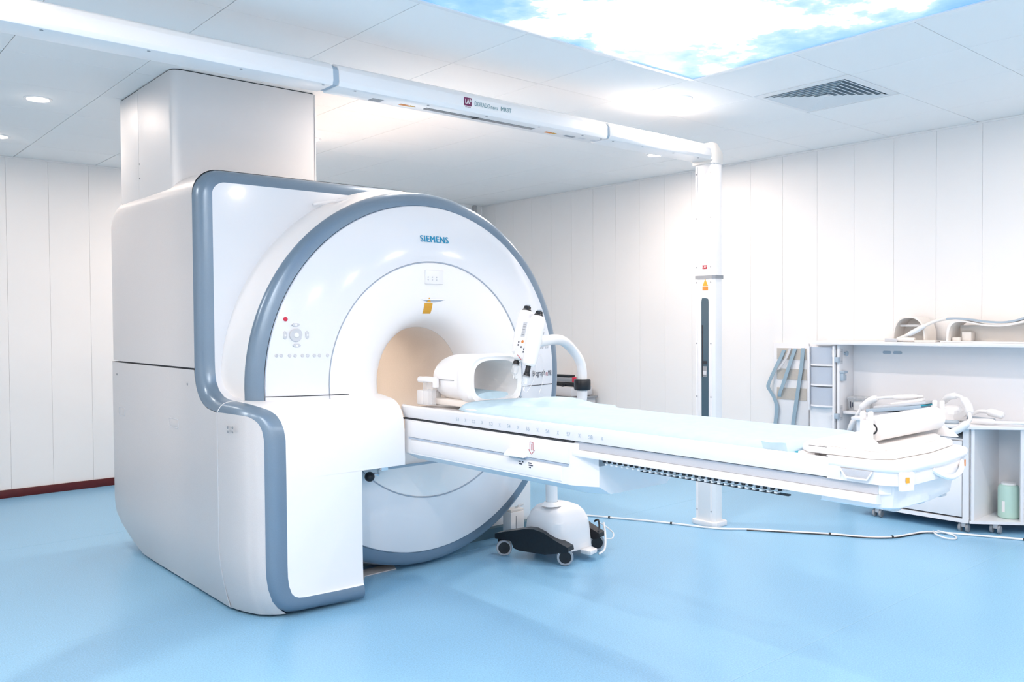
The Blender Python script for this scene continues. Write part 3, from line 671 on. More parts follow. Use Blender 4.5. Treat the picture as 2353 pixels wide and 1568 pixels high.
# position marks on the side rim: S numbers with crosses between
ym = 3.196
for k in range(16):
    y = 3.196-0.0615*k; body = ('S%d' % (k//2+1)) if k % 2 == 0 else 'X'
    text('position_mark', body, 'bgrey', PT, (2.4178, y, 0.897), (0, -1, 0), (0, 0, 1), 0.022 if k % 2 == 0 else 0.012, 0.015)
# toothed rack under the rail
obj('rack_strip', MB().span(2.450, 2.472, 1.50, 2.30, 0.800, 0.811), 'lgrey', PT)
tooth = mesh_at_origin('rack_tooth', MB().prism([(-0.007, 0), (0.007, 0), (0.005, -0.010), (-0.005, -0.010)], 'x', -0.010, 0.010), 'black')
for k in range(29): add('rack_tooth', tooth, None, PT, (2.453, 2.29-0.0275*k, 0.809))
link_me = mesh_at_origin('rack_link', MB().box((0, 0, 0), (0.018, 0.010, 0.006)), 'white')
for k in range(28): add('rack_link', link_me, None, PT, (2.45, 2.276-0.0275*k, 0.793))
obj('rack_cable', MB().span(2.462, 2.478, 1.50, 2.12, 0.783, 0.788), 'dark', PT)
# foot end
EX = 2.69
endp = [(2.42, 1.34), (2.42, 1.19), (2.427, 1.155), (2.445, 1.128), (2.475, 1.115), (2.69, 1.106), (2.87, 1.122), (2.915, 1.136), (2.945, 1.165), (2.956, 1.20), (2.96, 1.34)]
def insetp(k): return [(EX+(x-EX)*(1-k), y+k*0.35) for x, y in endp]
b = MB(); b.loft([[(x, y, z) for x, y in insetp(k)] for k, z in ((0.14, 0.790), (0.11, 0.796), (0.085, 0.845), (0.08, 0.867), (0.015, 0.868), (0.012, 0.907))])
obj('foot_end_cap', b, 'table', PT, sharp=25)
b = MB(); b.loft([[(x, y, z) for x, y in insetp(k)] for k, z in ((0.02, 0.904), (0.0, 0.908), (-0.012, 0.914), (-0.016, 0.922), (-0.012, 0.930), (0.0, 0.935), (0.03, 0.937))])
obj('end_rim', b, 'white', PT, sharp=60)
for nm, m_, poly in (('side_channel', 'tablegrey', [(2.47, 0.867), (2.434, 0.868), (2.432, 0.838), (2.47, 0.836)]), ('lower_rail', 'table', [(2.47, 0.838), (2.424, 0.837), (2.420, 0.828), (2.422, 0.812), (2.445, 0.808), (2.47, 0.810)])):
    obj(nm, MB().prism(poly+[(2*EX-x, z) for x, z in reversed(poly)], 'y', 1.19, 1.36), m_, PT)
obj('channel_end', MB().prism([(2.434, 1.192), (2.46, 1.165), (2.92, 1.165), (2.946, 1.192)], 'z', 0.838, 0.867), 'table', PT)
obj('pull_handle', MB().tube(cat([(2.62, 1.118, 0.900), (2.65, 1.104, 0.882), (2.70, 1.098, 0.868), (2.77, 1.103, 0.868), (2.82, 1.112, 0.882), (2.85, 1.126, 0.900)], 4), 0.008, 10), 'white', PT)
obj('amber_sticker', MB().box((2.4535, 1.1135, 0.888), (0.010, 0.004, 0.016), rot=Matrix.Rotation(-0.45, 3, 'Z')), 'amber', PT)
obj('amber_sticker', MB().box((2.905, 1.1345, 0.885), (0.006, 0.004, 0.02), rot=Matrix.Rotation(0.35, 3, 'Z')), 'orange', PT)
obj('corner_cover', MB().box((2.462, 1.121, 0.882), (0.05, 0.012, 0.055), 0.004, rot=Matrix.Rotation(-0.38, 3, 'Z')), 'white', PT)
obj('side_grip_recess', MB().prism([(1.30, 0.906), (1.20, 0.906), (1.215, 0.880), (1.28, 0.880)], 'x', 2.4165, 2.43, 0.001), 'tablegrey', PT)
obj('side_grip_lip', MB().tube([(2.4165, 1.30, 0.905), (2.414, 1.28, 0.880), (2.414, 1.215, 0.880), (2.4165, 1.20, 0.905)], 0.003, 6), 'white', PT)
for k in range(3): obj('end_foot', MB().span(2.52+0.16*k, 2.56+0.16*k, 1.18, 1.22, 0.775, 0.80, 0.003), 'lgrey', PT)

# --- things lying on the table
MT = thing('table_mattress', 'thin white mattress along the patient table under the blue sheet', 'mattress', (2.70, 2.3, 0.914))
obj('mattress_pad', MB().prism(mir([(2.49, 0.915), (2.478, 0.922), (2.478, 0.938), (2.50, 0.944)]), 'y', 1.56, 3.22, 0.003), 'pad', MT)
# end tray (white slab) + its step
ET = thing('foot_tray', 'white moulded tray on the foot end of the patient table', 'tray', (2.72, 1.38, 0.919))
obj('tray_slab', MB().prism([(2.437, 1.22), (2.437, 1.42), (2.47, 1.455), (2.55, 1.488), (2.93, 1.488), (2.95, 1.455), (2.95, 1.22), (2.90, 1.17), (2.70, 1.150), (2.48, 1.165)], 'z', 0.9375, 0.957, 0.006), 'pad', ET)
obj('tray_cushion', MB().prism([(2.475, 1.235), (2.475, 1.41), (2.93, 1.425), (2.93, 1.235), (2.88, 1.20), (2.70, 1.18), (2.51, 1.20)], 'z', 0.956, 0.970, 0.006), 'funnel', ET)
obj('tray_foot', MB().span(2.45, 2.49, 1.40, 1.46, 0.917, 0.936, 0.004).span(2.90, 2.94, 1.40, 1.46, 0.917, 0.936, 0.004).span(2.48, 2.92, 1.2, 1.45, 0.918, 0.935), 'pad', ET)
obj('cushion_seam', MB().tube(cat([(2.49, 1.232, 0.9585), (2.56, 1.20, 0.9585), (2.70, 1.178, 0.9585), (2.86, 1.198, 0.9585), (2.93, 1.235, 0.9585)], 4), 0.003, 6), 'coil', ET)
obj('tray_slot', MB().span(2.448, 2.452, 1.36, 1.42, 0.9574, 0.9582), 'dark', ET)
tag(obj('teal_cloth', MB().box((2.50, 1.472, 0.924), (0.05, 0.03, 0.010), 0.003), 'teal'), 'small folded teal cloth tucked beside the foot tray', 'cloth')
# paper roll and its holder
HX = [(2.478, 1), (2.975, -1)]
RH = thing('roll_holder', 'white two armed paper roll holder clamped on the table foot', 'roll holder', (2.72, 1.26, 0.93))
for (x, s) in HX:
    obj('clamp_foot', MB().prism([(1.195, 0.957), (1.205, 0.968), (1.222, 0.985), (1.240, 0.998), (1.275, 0.998), (1.322, 0.965), (1.322, 0.957), (1.305, 0.957), (1.300, 0.930), (1.255, 0.930), (1.255, 0.957)], 'x', x-0.014, x+0.014, 0.003) if s > 0 else
        MB().prism([(1.185, 0.957), (1.205, 0.975), (1.235, 0.990), (1.285, 0.990), (1.335, 0.965), (1.335, 0.957)], 'x', x-0.014, x+0.014, 0.003), 'table', RH)
    up_ = obj('upright', MB().span(x-0.010, x+0.010, 1.230, 1.265, 0.985, 1.048, 0.004), 'pad', RH)
    obj('fork_prong', MB().span(x-0.010, x+0.010, 1.230, 1.241, 1.040, 1.075, 0.004), 'pad', up_); obj('fork_prong', MB().span(x-0.010, x+0.010, 1.254, 1.265, 1.040, 1.075, 0.004), 'pad', up_)
RZ, RY = 1.018, 1.250
obj('spindle', MB().tube([(2.482, RY, RZ), (2.972, RY, RZ)], 0.013, 16), 'pad', RH)
obj('cross_bar', MB().span(2.47, 2.97, 1.30, 1.312, 0.963, 0.972, 0.003), 'pad', RH)
RL = thing('paper_roll', 'roll of white couch paper on the holder at the table foot', 'paper roll', (2.72, RY, RZ-0.04))
b = MB(); b.lathe([(0.0175, 2.515), (0.036, 2.515), (0.038, 2.519), (0.038, 2.944), (0.036, 2.948), (0.0175, 2.948), (0.0175, 2.515)], (0, RY, RZ), 'x', 36)
obj('paper', b, 'paper', RL); b = MB(); b.lathe([(0.0175, 2.5145), (0.0145, 2.5145), (0.0145, 2.9485), (0.0175, 2.9485)], (0, RY, RZ), 'x', 24); obj('cardboard_core', b, 'dark', RL)
b = MB(); b.grid([[(2.50, RY+0.030, RZ-0.028), (2.73, RY+0.030, RZ-0.028), (2.95, RY+0.030, RZ-0.028)], [(2.50, RY+0.040, RZ-0.05), (2.73, RY+0.045, RZ-0.046), (2.95, RY+0.040, RZ-0.05)], [(2.52, RY+0.07, RZ-0.0575), (2.73, RY+0.065, RZ-0.053), (2.93, RY+0.07, RZ-0.0575)]]); obj('loose_end', b, 'paper', RL, recalc=False)
# blue paper sheet
b = MB(); rows = []
NY, NX = 66, 22
def sheet_z(x, y):
    z = 0.9475
    z += 0.0035*(1+math.sin(17*x+9*y)*math.sin(5*y-7*x))*0.7
    if y > 2.75: z += 0.016*max(0, math.sin((y-2.75)*6.5+x*4))*min(1, (y-2.75)/0.2)
    return z
for j in range(NY+1):
    y = 1.495+(3.262-1.495)*j/NY; row = []
    for i in range(NX+1):
        u = i/NX; xl, xr = 2.455, 2.985
        if y > 2.75: xr = 2.985+0.06*(y-2.75); xl = 2.455+0.12*max(0, y-3.1)
        x = xl+(xr-xl)*u; z = sheet_z(x, y)
        e = min(u, 1-u)
        if e < 0.09: z -= 0.024*(1-e/0.09)**1.6*(1.0 if u < 0.5 else (0.35 if y < 2.7 else -0.3))
        if y < 1.56: z -= 0.022*((1.56-y)/0.06)**1.5*(0.6 if u > 0.2 else 1.2)
        row.append((x, y, z))
    rows.append(row)
b.grid(rows)
o = obj('table_sheet', b, 'sheet', recalc=False, sharp=60); md = o.modifiers.new('thickness', 'SOLIDIFY'); md.thickness = 0.001
tag(o, 'pale blue disposable paper sheet spread along the patient table', 'sheet')
b = MB(); b.grid([[(2.452+0.004*k, 1.59-0.018*i, 0.944-0.010*k-0.002*math.sin(i)) for i in range(6)] for k in range(-1, 3)])
o = obj('sheet_flap', b, 'sheet', o, recalc=False, sharp=60)

# ================================================================ HEAD COIL
HC = thing('head_coil', 'white open head coil standing on the bore end of the table', 'head coil', (2.72, 3.44, 0.93))
def sup(cx_, cz_, a, b_, e, y, n=40):
    L = []
    for k in range(n):
        t = 2*PI*k/n; c, s = math.cos(t), math.sin(t)
        L.append((cx_+a*math.copysign(abs(c)**e, c), y, cz_+b_*math.copysign(abs(s)**e, s)))
    return L
cz_ = 1.064
outer = [(3.275, 0.150, 0.108, 0.55), (3.270, 0.165, 0.118, 0.55), (3.285, 0.178, 0.127, 0.55), (3.33, 0.180, 0.128, 0.6), (3.365, 0.176, 0.126, 0.65), (3.375, 0.168, 0.122, 0.75), (3.48, 0.167, 0.123, 0.85), (3.56, 0.163, 0.121, 0.9), (3.60, 0.150, 0.112, 0.95), (3.62, 0.122, 0.092, 1.0)]
inner = [(3.62, 0.110, 0.082, 1.0), (3.50, 0.128, 0.092, 0.9), (3.38, 0.130, 0.093, 0.8), (3.275, 0.140, 0.098, 0.65)]
b = MB(); b.loft([sup(AX, cz_, a, c, e, y) for (y, a, c, e) in outer+inner]+[sup(AX, cz_, outer[0][1], outer[0][2], outer[0][3], outer[0][0])], caps=False)
obj('coil_shell', b, 'funnel', HC, recalc=False)
obj('shell_split', MB().span(2.5495, 2.5545, 3.40, 3.58, 1.060, 1.063), 'grey', HC)
for x in (2.645, 2.715, 2.79): obj('top_vent', MB().box((x, 3.47, cz_+0.116-abs(x-AX)*0.28), (0.05, 0.11, 0.008), 0.003, rot=Matrix.Rotation((x-AX)*3.0, 3, 'Y')), 'lgrey', HC)
obj('base_block', MB().span(2.575, 2.865, 3.31, 3.60, 0.930, 0.962, 0.006), 'coil', HC)
lt = obj('side_latch', MB().span(2.525, 2.565, 3.545, 3.655, 1.045, 1.072, 0.008), 'funnel', HC); obj('latch_knob', MB().tube([(2.545, 3.645, 1.055), (2.545, 3.685, 1.055)], 0.016, 14), 'funnel', lt)
obj('latch_clip', MB().span(2.527, 2.550, 3.52, 3.55, 1.02, 1.068, 0.004), 'funnel', HC)
obj('rear_post', MB().span(2.53, 2.56, 3.56, 3.64, 0.93, 1.046, 0.004), 'glassy', HC)
obj('rear_block', MB().span(2.535, 2.62, 3.60, 3.70, 0.925, 1.0, 0.006), 'funnel', HC)
obj('inner_padding', MB().loft([sup(AX, 0.985, 0.10, 0.018, 0.9, 3.30, 24), sup(AX, 0.99, 0.105, 0.016, 0.9, 3.58, 24)]), 'sheet', HC)
obj('mirror_arm', MB().box((2.842, 3.268, 1.10), (0.022, 0.012, 0.075), 0.005, rot=Matrix.Rotation(-0.15, 3, 'Y')), 'funnel', HC)
obj('centre_mark', MB().prism([(2.870, 0.972), (2.884, 0.972), (2.877, 0.960)], 'y', 3.2665, 3.275), 'bgrey', HC)

# ================================================================ INJECTOR
IJ = thing('contrast_injector', 'white dual syringe contrast injector on a wheeled black base', 'injector', (3.42, 3.60, 0))
def supz(cx_, cy_, a, b_, e, z, n=32):
    L = []
    for k in range(n):
        t = 2*PI*k/n; c, s = math.cos(t), math.sin(t); L.append((cx_+a*math.copysign(abs(c)**e, c), cy_+b_*math.copysign(abs(s)**e, s), z))
    return L
bx, by = 3.425, 3.575
obj('base_housing', MB().loft([supz(bx, by, a, c, e, z) for (z, a, c, e) in ((0.055, 0.165, 0.160, 0.5), (0.16, 0.158, 0.155, 0.55), (0.215, 0.152, 0.150, 0.55), (0.225, 0.146, 0.144, 0.6), (0.255, 0.138, 0.138, 0.65), (0.285, 0.112, 0.115, 0.75), (0.302, 0.07, 0.075, 0.9), (0.308, 0.045, 0.045, 1.0))]), 'table', IJ)
obj('pole_socket', MB().lathe([(0.06, 0.300), (0.045, 0.318), (0.036, 0.322)], (bx-0.065, by-0.02, 0), n=24), 'white', IJ)
px_, py_ = bx-0.065, by-0.02
ap = cat([(px_, py_, 0.28), (px_, py_, 0.50), (px_+0.02, py_-0.01, 0.64), (3.47, 3.52, 0.78), (3.545, 3.50, 0.88), (3.556, 3.50, 0.965)], 5)
obj('lower_pole', MB().tube(ap, [0.034]*6+[0.033]*8+[0.030]*(len(ap)-14), 18), 'white', IJ)
obj('collar', MB().lathe([(0.020, 0.952), (0.045, 0.952), (0.049, 0.960), (0.049, 1.008), (0.045, 1.015), (0.020, 1.015)], (3.557, 3.50, 0), n=28), 'black', IJ)
obj('arm', MB().tube(cat([(3.557, 3.50, 1.00), (3.556, 3.50, 1.06), (3.535, 3.50, 1.125), (3.46, 3.49, 1.195), (3.335, 3.43, 1.241), (3.18, 3.338, 1.254), (2.98, 3.205, 1.252), (2.90, 3.165, 1.250)], 5), 0.0275, 18), 'white', IJ)
# head: two barrels, tilted
AXD = Vector((-0.27, 0.0, -0.963)).normalized()
HS = 0.91   # head size
def barrel(top, L, prof, m, name, n=24):
    b2 = MB(); t0 = Vector(top); q = AXD.cross(Vector((0, 1, 0))).normalized(); v = Vector((0, 1, 0)); loops = []
    for (h, r) in prof: loops.append([t0+AXD*h*L*HS+(q*math.cos(2*PI*k/n)+v*math.sin(2*PI*k/n))*r*HS for k in range(n)])
    b2.loft(loops); return obj(name, b2, m, IJ)
T1, T2 = Vector((2.876, 3.217, 1.406)), Vector((2.867, 3.121, 1.379))
bp = [(0, 0.022), (0.02, 0.034), (0.06, 0.042), (0.5, 0.0435), (0.8, 0.041), (0.96, 0.036), (1.0, 0.026)]
h1 = barrel(T1, 0.25, bp, 'white', 'barrel'); h2 = barrel(T2, 0.28, bp, 'white', 'barrel')
# head body joining the barrels (flat keypad face towards the left)
q = AXD.cross(Vector((0, 1, 0))).normalized()
rot = Matrix((( -AXD.z, 0, -AXD.x), (0, 1, 0), (AXD.x, 0, -AXD.z)))
ctr = (T1+T2)/2+AXD*0.137
hb = obj('head_body', MB().box(ctr, (0.067, 0.096, 0.214), 0.016, rot=rot, seg=4), 'white', IJ)
kf = ctr+rot@Vector((-0.0335, 0, 0)); nrm = rot@Vector((-1, 0, 0)); upk = rot@Vector((0, 0, 1))
obj('display', MB().box(kf+upk*0.045, (0.003, 0.028, 0.075), 0.001, rot=rot), 'lgrey', hb)
for k in range(5): obj('display_bar', MB().box(kf+upk*(0.018+0.013*k)+nrm*0.0018, (0.001, 0.018, 0.003), rot=rot), 'grey', hb)
kd = [(0.02, -0.02), (0.02, -0.035), (-0.005, -0.045), (-0.028, -0.055), (-0.028, -0.07)]
for (yy, zz) in kd: obj('head_key', MB().tube([kf+upk*zz+Vector((0, yy, 0))-nrm*0.001, kf+upk*zz+Vector((0, yy, 0))+nrm*0.0025], 0.0042, 10), 'print', hb)
obj('head_key', MB().tube([kf+upk*(-0.018)+Vector((0, -0.008, 0))-nrm*0.001, kf+upk*(-0.018)+Vector((0, -0.008, 0))+nrm*0.003], 0.0075, 14), 'orange', hb, label='round orange key')
obj('red_stripe', MB().box(kf+upk*(-0.098)+Vector((0, -0.008, 0))+nrm*0.0008, (0.002, 0.045, 0.002), rot=rot @ Matrix.Rotation(0.6, 3, 'X')), 'redprint', hb)
for T_, nm in ((T1, 'knob'), (T2, 'knob')):
    kb = barrel(T_-AXD*0.024, 0.03, [(0, 0.012), (0.1, 0.019), (0.6, 0.021), (0.75, 0.026), (1.0, 0.026)], 'black', 'knob')
    obj('knob_slot', MB().box(T_-AXD*0.027, (0.008, 0.030, 0.006), rot=rot), 'bgrey', kb)
for T_, L in ((T1, 0.25), (T2, 0.28)):
    e0 = T_+AXD*L*HS
    barrel(e0-AXD*0.01, 0.065, [(0, 0.014), (0.75, 0.014), (0.78, 0.018), (1.0, 0.018)], 'black', 'plunger')
    barrel(e0+AXD*0.050, 0.062, [(0, 0.0195), (0.75, 0.0195), (0.95, 0.010), (1.0, 0.004)], 'glassy', 'syringe')
    barrel(e0+AXD*0.051, 0.004, [(0, 0.0205), (1, 0.0205)], 'grey', 'syringe_ring')
    barrel(e0+AXD*0.105, 0.02, [(0, 0.004), (1.0, 0.003)], 'white', 'nozzle')
tp = T2+AXD*0.37
obj('injection_line', MB().tube(cat([tp, tp+Vector((0.02, 0.0, -0.015)), tp+Vector((0.06, -0.01, 0.05)), tp+Vector((0.09, 0, 0.13)), tp+Vector((0.12, 0, 0.16)), tp+Vector((0.13, 0, 0.05)), tp+Vector((0.10, 0.0, -0.03))], 5), 0.0011, 6), 'white', IJ)
# wheeled legs
def leg(P0, P1):
    P0, P1 = Vector(P0), Vector(P1); d = (P1-P0); L = d.length; d.normalize(); nrm_ = Vector((d.y, -d.x, 0))
    prof = [(-0.04, 0.098), (-0.04, 0.128), (0.02, 0.145), (0.16, 0.178), (0.22, 0.183), (0.28, 0.172), (0.36, 0.135), (L+0.035, 0.108), (L+0.04, 0.085), (L+0.02, 0.075), (0.29, 0.05), (0.12, 0.05), (0.085, 0.06), (0.07, 0.095), (0.045, 0.10)]
    b2 = MB(); b2.loft([[P0+d*s+nrm_*o_+Vector((0, 0, z)) for s, z in prof] for o_ in (-0.035, -0.028, 0.028, 0.035)]); return obj('leg', b2, 'black', IJ)
W1, W2, W3, W4 = (3.185, 3.775, 0), (3.305, 3.395, 0), (3.665, 3.495, 0), (3.56, 3.87, 0)
leg(W1, W2); leg(W4, W3)
wheel_t = mesh_at_origin('tyre', MB().lathe([(0.033, -0.013), (0.044, -0.013), (0.046, -0.009), (0.046, 0.009), (0.044, 0.013), (0.033, 0.013), (0.033, -0.013)], (0, 0, 0), 'y', 28), 'rubber')
wheel_d = mesh_at_origin('wheel_disc', MB().lathe([(0.0005, -0.0135), (0.034, -0.0135), (0.034, 0.0135), (0.0005, 0.0135)], (0, 0, 0), 'y', 24), 'black')
for (x, y, _) in (W1, W2, W3, W4):
    g = obj('caster', MB().box((x+0.004, y+0.022, 0.072), (0.05, 0.022, 0.065), 0.006).tube([(x, y, 0.09), (x, y, 0.115)], 0.012, 10), 'black', IJ)
    for nm, mm in (('tyre', wheel_t), ('wheel_disc', wheel_d)):
        w_o = add(nm, mm, None, g, (x-0.004, y-0.006, 0.046)); w_o.rotation_euler = (0, 0, -0.7)
obj('pedal', MB().prism([(3.45, 3.335), (3.53, 3.36), (3.54, 3.42), (3.44, 3.41)], 'z', 0.035, 0.06, 0.006), 'white', IJ)
obj('brake_rod', MB().tube(cat([(3.59, 3.41, 0.135), (3.62, 3.43, 0.145), (3.66, 3.47, 0.165), (3.68, 3.50, 0.175), (3.685, 3.53, 0.16)], 4), 0.006, 8), 'black', IJ)
obj('base_cord', MB().tube(cat([(3.70, 3.47, 0.16), (3.66, 3.42, 0.10), (3.60, 3.37, 0.04), (3.545, 3.365, 0.022)], 4), 0.006, 8), 'white', IJ)
obj('cord_loop', MB().tube(cat([(3.69, 3.50, 0.16), (3.74, 3.50, 0.13), (3.77, 3.46, 0.09), (3.74, 3.44, 0.065), (3.69, 3.45, 0.07)], 4), 0.004, 8), 'white', IJ)
obj('rear_bracket', MB().span(3.60, 3.66, 3.56, 3.66, 0.10, 0.16, 0.004), 'chrome', IJ)

# power box behind the injector
t = thing('power_box', 'small white electronics box on the floor between scanner ring and injector', 'box', (3.42, 3.97, 0))
obj('housing', MB().span(3.39, 3.50, 3.95, 4.03, 0.0, 0.185, 0.006), 'white', t); obj('lid_tray', MB().span(3.395, 3.50, 3.955, 4.025, 0.185, 0.20, 0.004), 'coil', t)
obj('side_slot', MB().span(3.43, 3.434, 3.9485, 3.952, 0.03, 0.16), 'grey', t); obj('cable_stub', MB().tube([(3.46, 3.99, 0.2), (3.47, 3.97, 0.215), (3.50, 3.96, 0.222)], 0.006, 8), 'white', t)
# grey cabinet with black gear far behind, against the right wall
t = thing('grey_trolley', 'grey trolley carrying black equipment by the far right wall, behind the scanner', 'trolley', (5.93, 6.05, 0))
obj('body', MB().span(5.70, 6.12, 5.84, 6.45, 0.09, 0.60, 0.008), 'lgrey', t); obj('top_board', MB().span(5.68, 6.13, 5.82, 6.47, 0.60, 0.62, 0.004), 'grey', t)
obj('upper_body', MB().span(5.80, 6.10, 5.86, 6.45, 0.62, 0.72, 0.02), 'lgrey', t)
obj('black_bar', MB().box((5.86, 6.08, 0.74), (0.05, 0.50, 0.035), 0.006), 'black', t); obj('silver_bar', MB().box((5.88, 6.08, 0.785), (0.08, 0.50, 0.045), 0.006), 'grey', t)
obj('black_cover', MB().box((5.88, 6.12, 0.82), (0.08, 0.40, 0.018), 0.006), 'black', t); obj('red_tag', MB().box((5.835, 5.85, 0.79), (0.012, 0.05, 0.05), 0.003), 'red', t); obj('clamp_knob', MB().tube([(5.83, 5.99, 0.735), (5.83, 5.99, 0.685)], 0.022, 12), 'black', t)
for (x, y) in ((5.74, 5.88), (6.08, 5.88), (5.74, 6.41), (6.08, 6.41)): obj('caster', MB().lathe([(0.012, -0.015), (0.04, -0.015), (0.04, 0.015), (0.012, 0.015)], (x, y, 0.04), 'y', 16).span(x-0.012, x+0.012, y-0.02, y+0.02, 0.04, 0.092), 'grey', t)

# ================================================================ FLOOR CABLE
FC = thing('floor_cable', 'white cable snaking over the blue floor to the right edge', 'cable', (4.9, 2.9, 0))
cp = [(3.80, 4.30), (4.05, 4.27), (4.224, 4.163), (4.313, 3.993), (4.407, 3.80), (4.49, 3.60), (4.59, 3.32), (4.72, 3.17), (4.841, 2.984), (4.995, 2.752), (5.088, 2.565), (5.206, 2.457), (5.348, 2.415), (5.46, 2.385), (5.522, 2.33), (5.621, 2.135), (5.728, 1.895), (5.80, 1.70)]
obj('white_cable', MB().tube(cat([(x, y, 0.007) for x, y in cp], 5), 0.0065, 8), 'white', FC)
obj('black_cable', MB().tube(cat([(x-0.012 if i % 2 else x-0.016, y-0.008, 0.005) for i, (x, y) in enumerate(cp[7:15])], 5), 0.0032, 8), 'black', FC)
obj('cable_loop', MB().tube(cat([(5.50, 2.335, 0.016), (5.43, 2.285, 0.015), (5.405, 2.215, 0.010), (5.45, 2.18, 0.006), (5.52, 2.215, 0.006), (5.535, 2.28, 0.012), (5.525, 2.32, 0.017)], 5), 0.0055, 8), 'white', FC)
for k in (3, 5, 9, 11, 16):
    x, y = cp[k]; x2, y2 = cp[k+1]; d = (Vector((x2, y2, 0))-Vector((x, y, 0))).normalized()*0.006
    obj('cable_tie', MB().tube([Vector((x, y, 0.008))-d, Vector((x, y, 0.008))+d], 0.0085, 8), 'black', FC)

# ================================================================ STORAGE WALL (right)
def caster(parent, x, y, top):
    c = obj('caster', MB().span(x-0.012, x+0.012, y-0.014, y+0.014, 0.03, top, 0.003), 'lgrey', parent)
    for s in (-1, 1): obj('wheel', MB().lathe([(0.0005, -0.008), (0.024, -0.008), (0.026, -0.005), (0.026, 0.005), (0.024, 0.008), (0.0005, 0.008)], (x, y+s*0.022, 0.026), 'y', 18), 'grey', c)
DC = thing('drawer_cabinet', 'white drawer cabinet on casters behind the foot of the table', 'cabinet', (5.9, 2.56, 0))
b = MB(); b.span(6.115, 6.129, 2.214, 2.911, 0.086, 0.655).span(5.69, 6.129, 2.912, 2.929, 0.086, 0.655).span(5.69, 6.129, 2.196, 2.213, 0.086, 0.655).span(5.672, 6.13, 2.195, 2.93, 0.06, 0.085).span(5.692, 6.114, 2.214, 2.911, 0.578, 0.590).span(5.673, 5.6895, 2.1955, 2.23, 0.0855, 0.656).span(5.673, 5.6895, 2.895, 2.9295, 0.0855, 0.656)
obj('body', b, 'cab', DC)
for (z0, z1) in ((0.402, 0.576), (0.095, 0.388)):
    d = obj('drawer', MB().span(5.674, 5.692, 2.235, 2.892, z0, z1, 0.002), 'cab', DC); obj('drawer_pull', MB().span(5.662, 5.676, 2.50, 2.62, z1-0.045, z1-0.030, 0.003), 'lgrey', d)
obj('rail', MB().span(5.676, 5.69, 2.23, 2.895, 0.388, 0.402), 'cab', DC)
for y in (2.23, 2.79): caster(DC, 5.70, y, 0.062); caster(DC, 6.05, y, 0.062)
CC = thing('corner_shelf_unit', 'white angled open shelf unit at the right picture edge', 'shelf unit', (5.98, 1.95, 0))
K0, K1 = Vector((5.675, 2.190)), Vector((6.13, 1.645)); dk = (K1-K0).normalized(); nk = Vector((dk.y, -dk.x))
if nk.x < 0: nk = -nk
plan = [(5.675, 2.188), (6.13, 1.645), (6.13, 2.188)]
obj('bottom_board', MB().prism(plan, 'z', 0.06, 0.078), 'cab', CC)
obj('rear_board', MB().span(6.115, 6.13, 1.67, 2.188, 0.078, 0.656), 'cab', CC); obj('side_board', MB().span(5.70, 6.115, 2.176, 2.188, 0.078, 0.656), 'cab', CC)
def post(s0, s1, nm):
    a, c = K0+dk*s0, K0+dk*s1; e, f2 = c+nk*0.018, a+nk*0.018; return obj(nm, MB().prism([tuple(a), tuple(c), tuple(e), tuple(f2)], 'z', 0.078, 0.656), 'cab', CC)
post(0.012, 0.03, 'post'); post(0.300, 0.316, 'post'); post(0.66, 0.69, 'post')
b = MB(); a = K0+dk*0.308; b.prism([tuple(a+nk*0.018), tuple(a+nk*0.018+dk*0.01), (6.11, 2.0), (6.11, 2.012)], 'z', 0.078, 0.656); obj('divider', b, 'cab', CC)
caster(CC, 5.80, 2.08, 0.062); caster(CC, 6.06, 1.80, 0.062)
GB = thing('green_bottle', 'pale green plastic bottle on the bottom of the open shelf', 'bottle', (5.955, 2.06, 0.078))
obj('bottle_body', MB().lathe([(0.0005, 0.079), (0.056, 0.079), (0.062, 0.086), (0.062, 0.265), (0.056, 0.285), (0.044, 0.292)], (5.955, 2.06, 0), n=28), 'greenb', GB)
obj('cap', MB().lathe([(0.045, 0.289), (0.045, 0.303), (0.0005, 0.304)], (5.955, 2.06, 0), n=18), 'white', GB)
lb = obj('label', MB().lathe([(0.0626, 0.12), (0.0626, 0.19)], (5.955, 2.06, 0), n=10, a0=PI*0.90, a1=PI*1.0), 'whiteprint', GB, recalc=False)
WT = tag(obj('worktop', MB().prism([(5.645, 2.955), (5.645, 2.20), (5.665, 2.17), (6.13, 1.60), (6.13, 3.185), (5.965, 3.185), (5.965, 2.955)], 'z', 0.657, 0.677, 0.002), 'cab'), 'white worktop running over the drawer cabinet and the angled shelf', 'worktop')
HU = thing('wall_hutch', 'white open hutch with a long top board above the worktop', 'hutch', (6.03, 2.4, 0.06))
obj('back_panel', MB().span(6.132, 6.148, 1.25, 3.21, 0.06, 1.165), 'cab', HU)
obj('side_panel', MB().span(5.925, 6.132, 3.192, 3.212, 0.06, 1.165, 0.002), 'cab', HU); obj('side_panel', MB().span(5.925, 6.132, 1.25, 1.27, 0.0, 1.165, 0.002), 'cab', HU)
obj('top_board', MB().span(5.885, 6.148, 1.22, 3.385, 1.167, 1.192, 0.002), 'cab', HU)
obj('base_block', MB().span(5.93, 6.132, 3.19, 3.212, 0.0, 0.06), 'cab', HU)
for (y0, y1) in ((2.905, 2.966), (2.826, 2.889)): obj('grip_hole', MB().prism([(y0, 1.104), (y0+0.008, 1.098), (y1-0.008, 1.098), (y1, 1.104), (y1, 1.114), (y1-0.008, 1.120), (y0+0.008, 1.120), (y0, 1.114)], 'x', 6.129, 6.134), 'bgrey', HU)
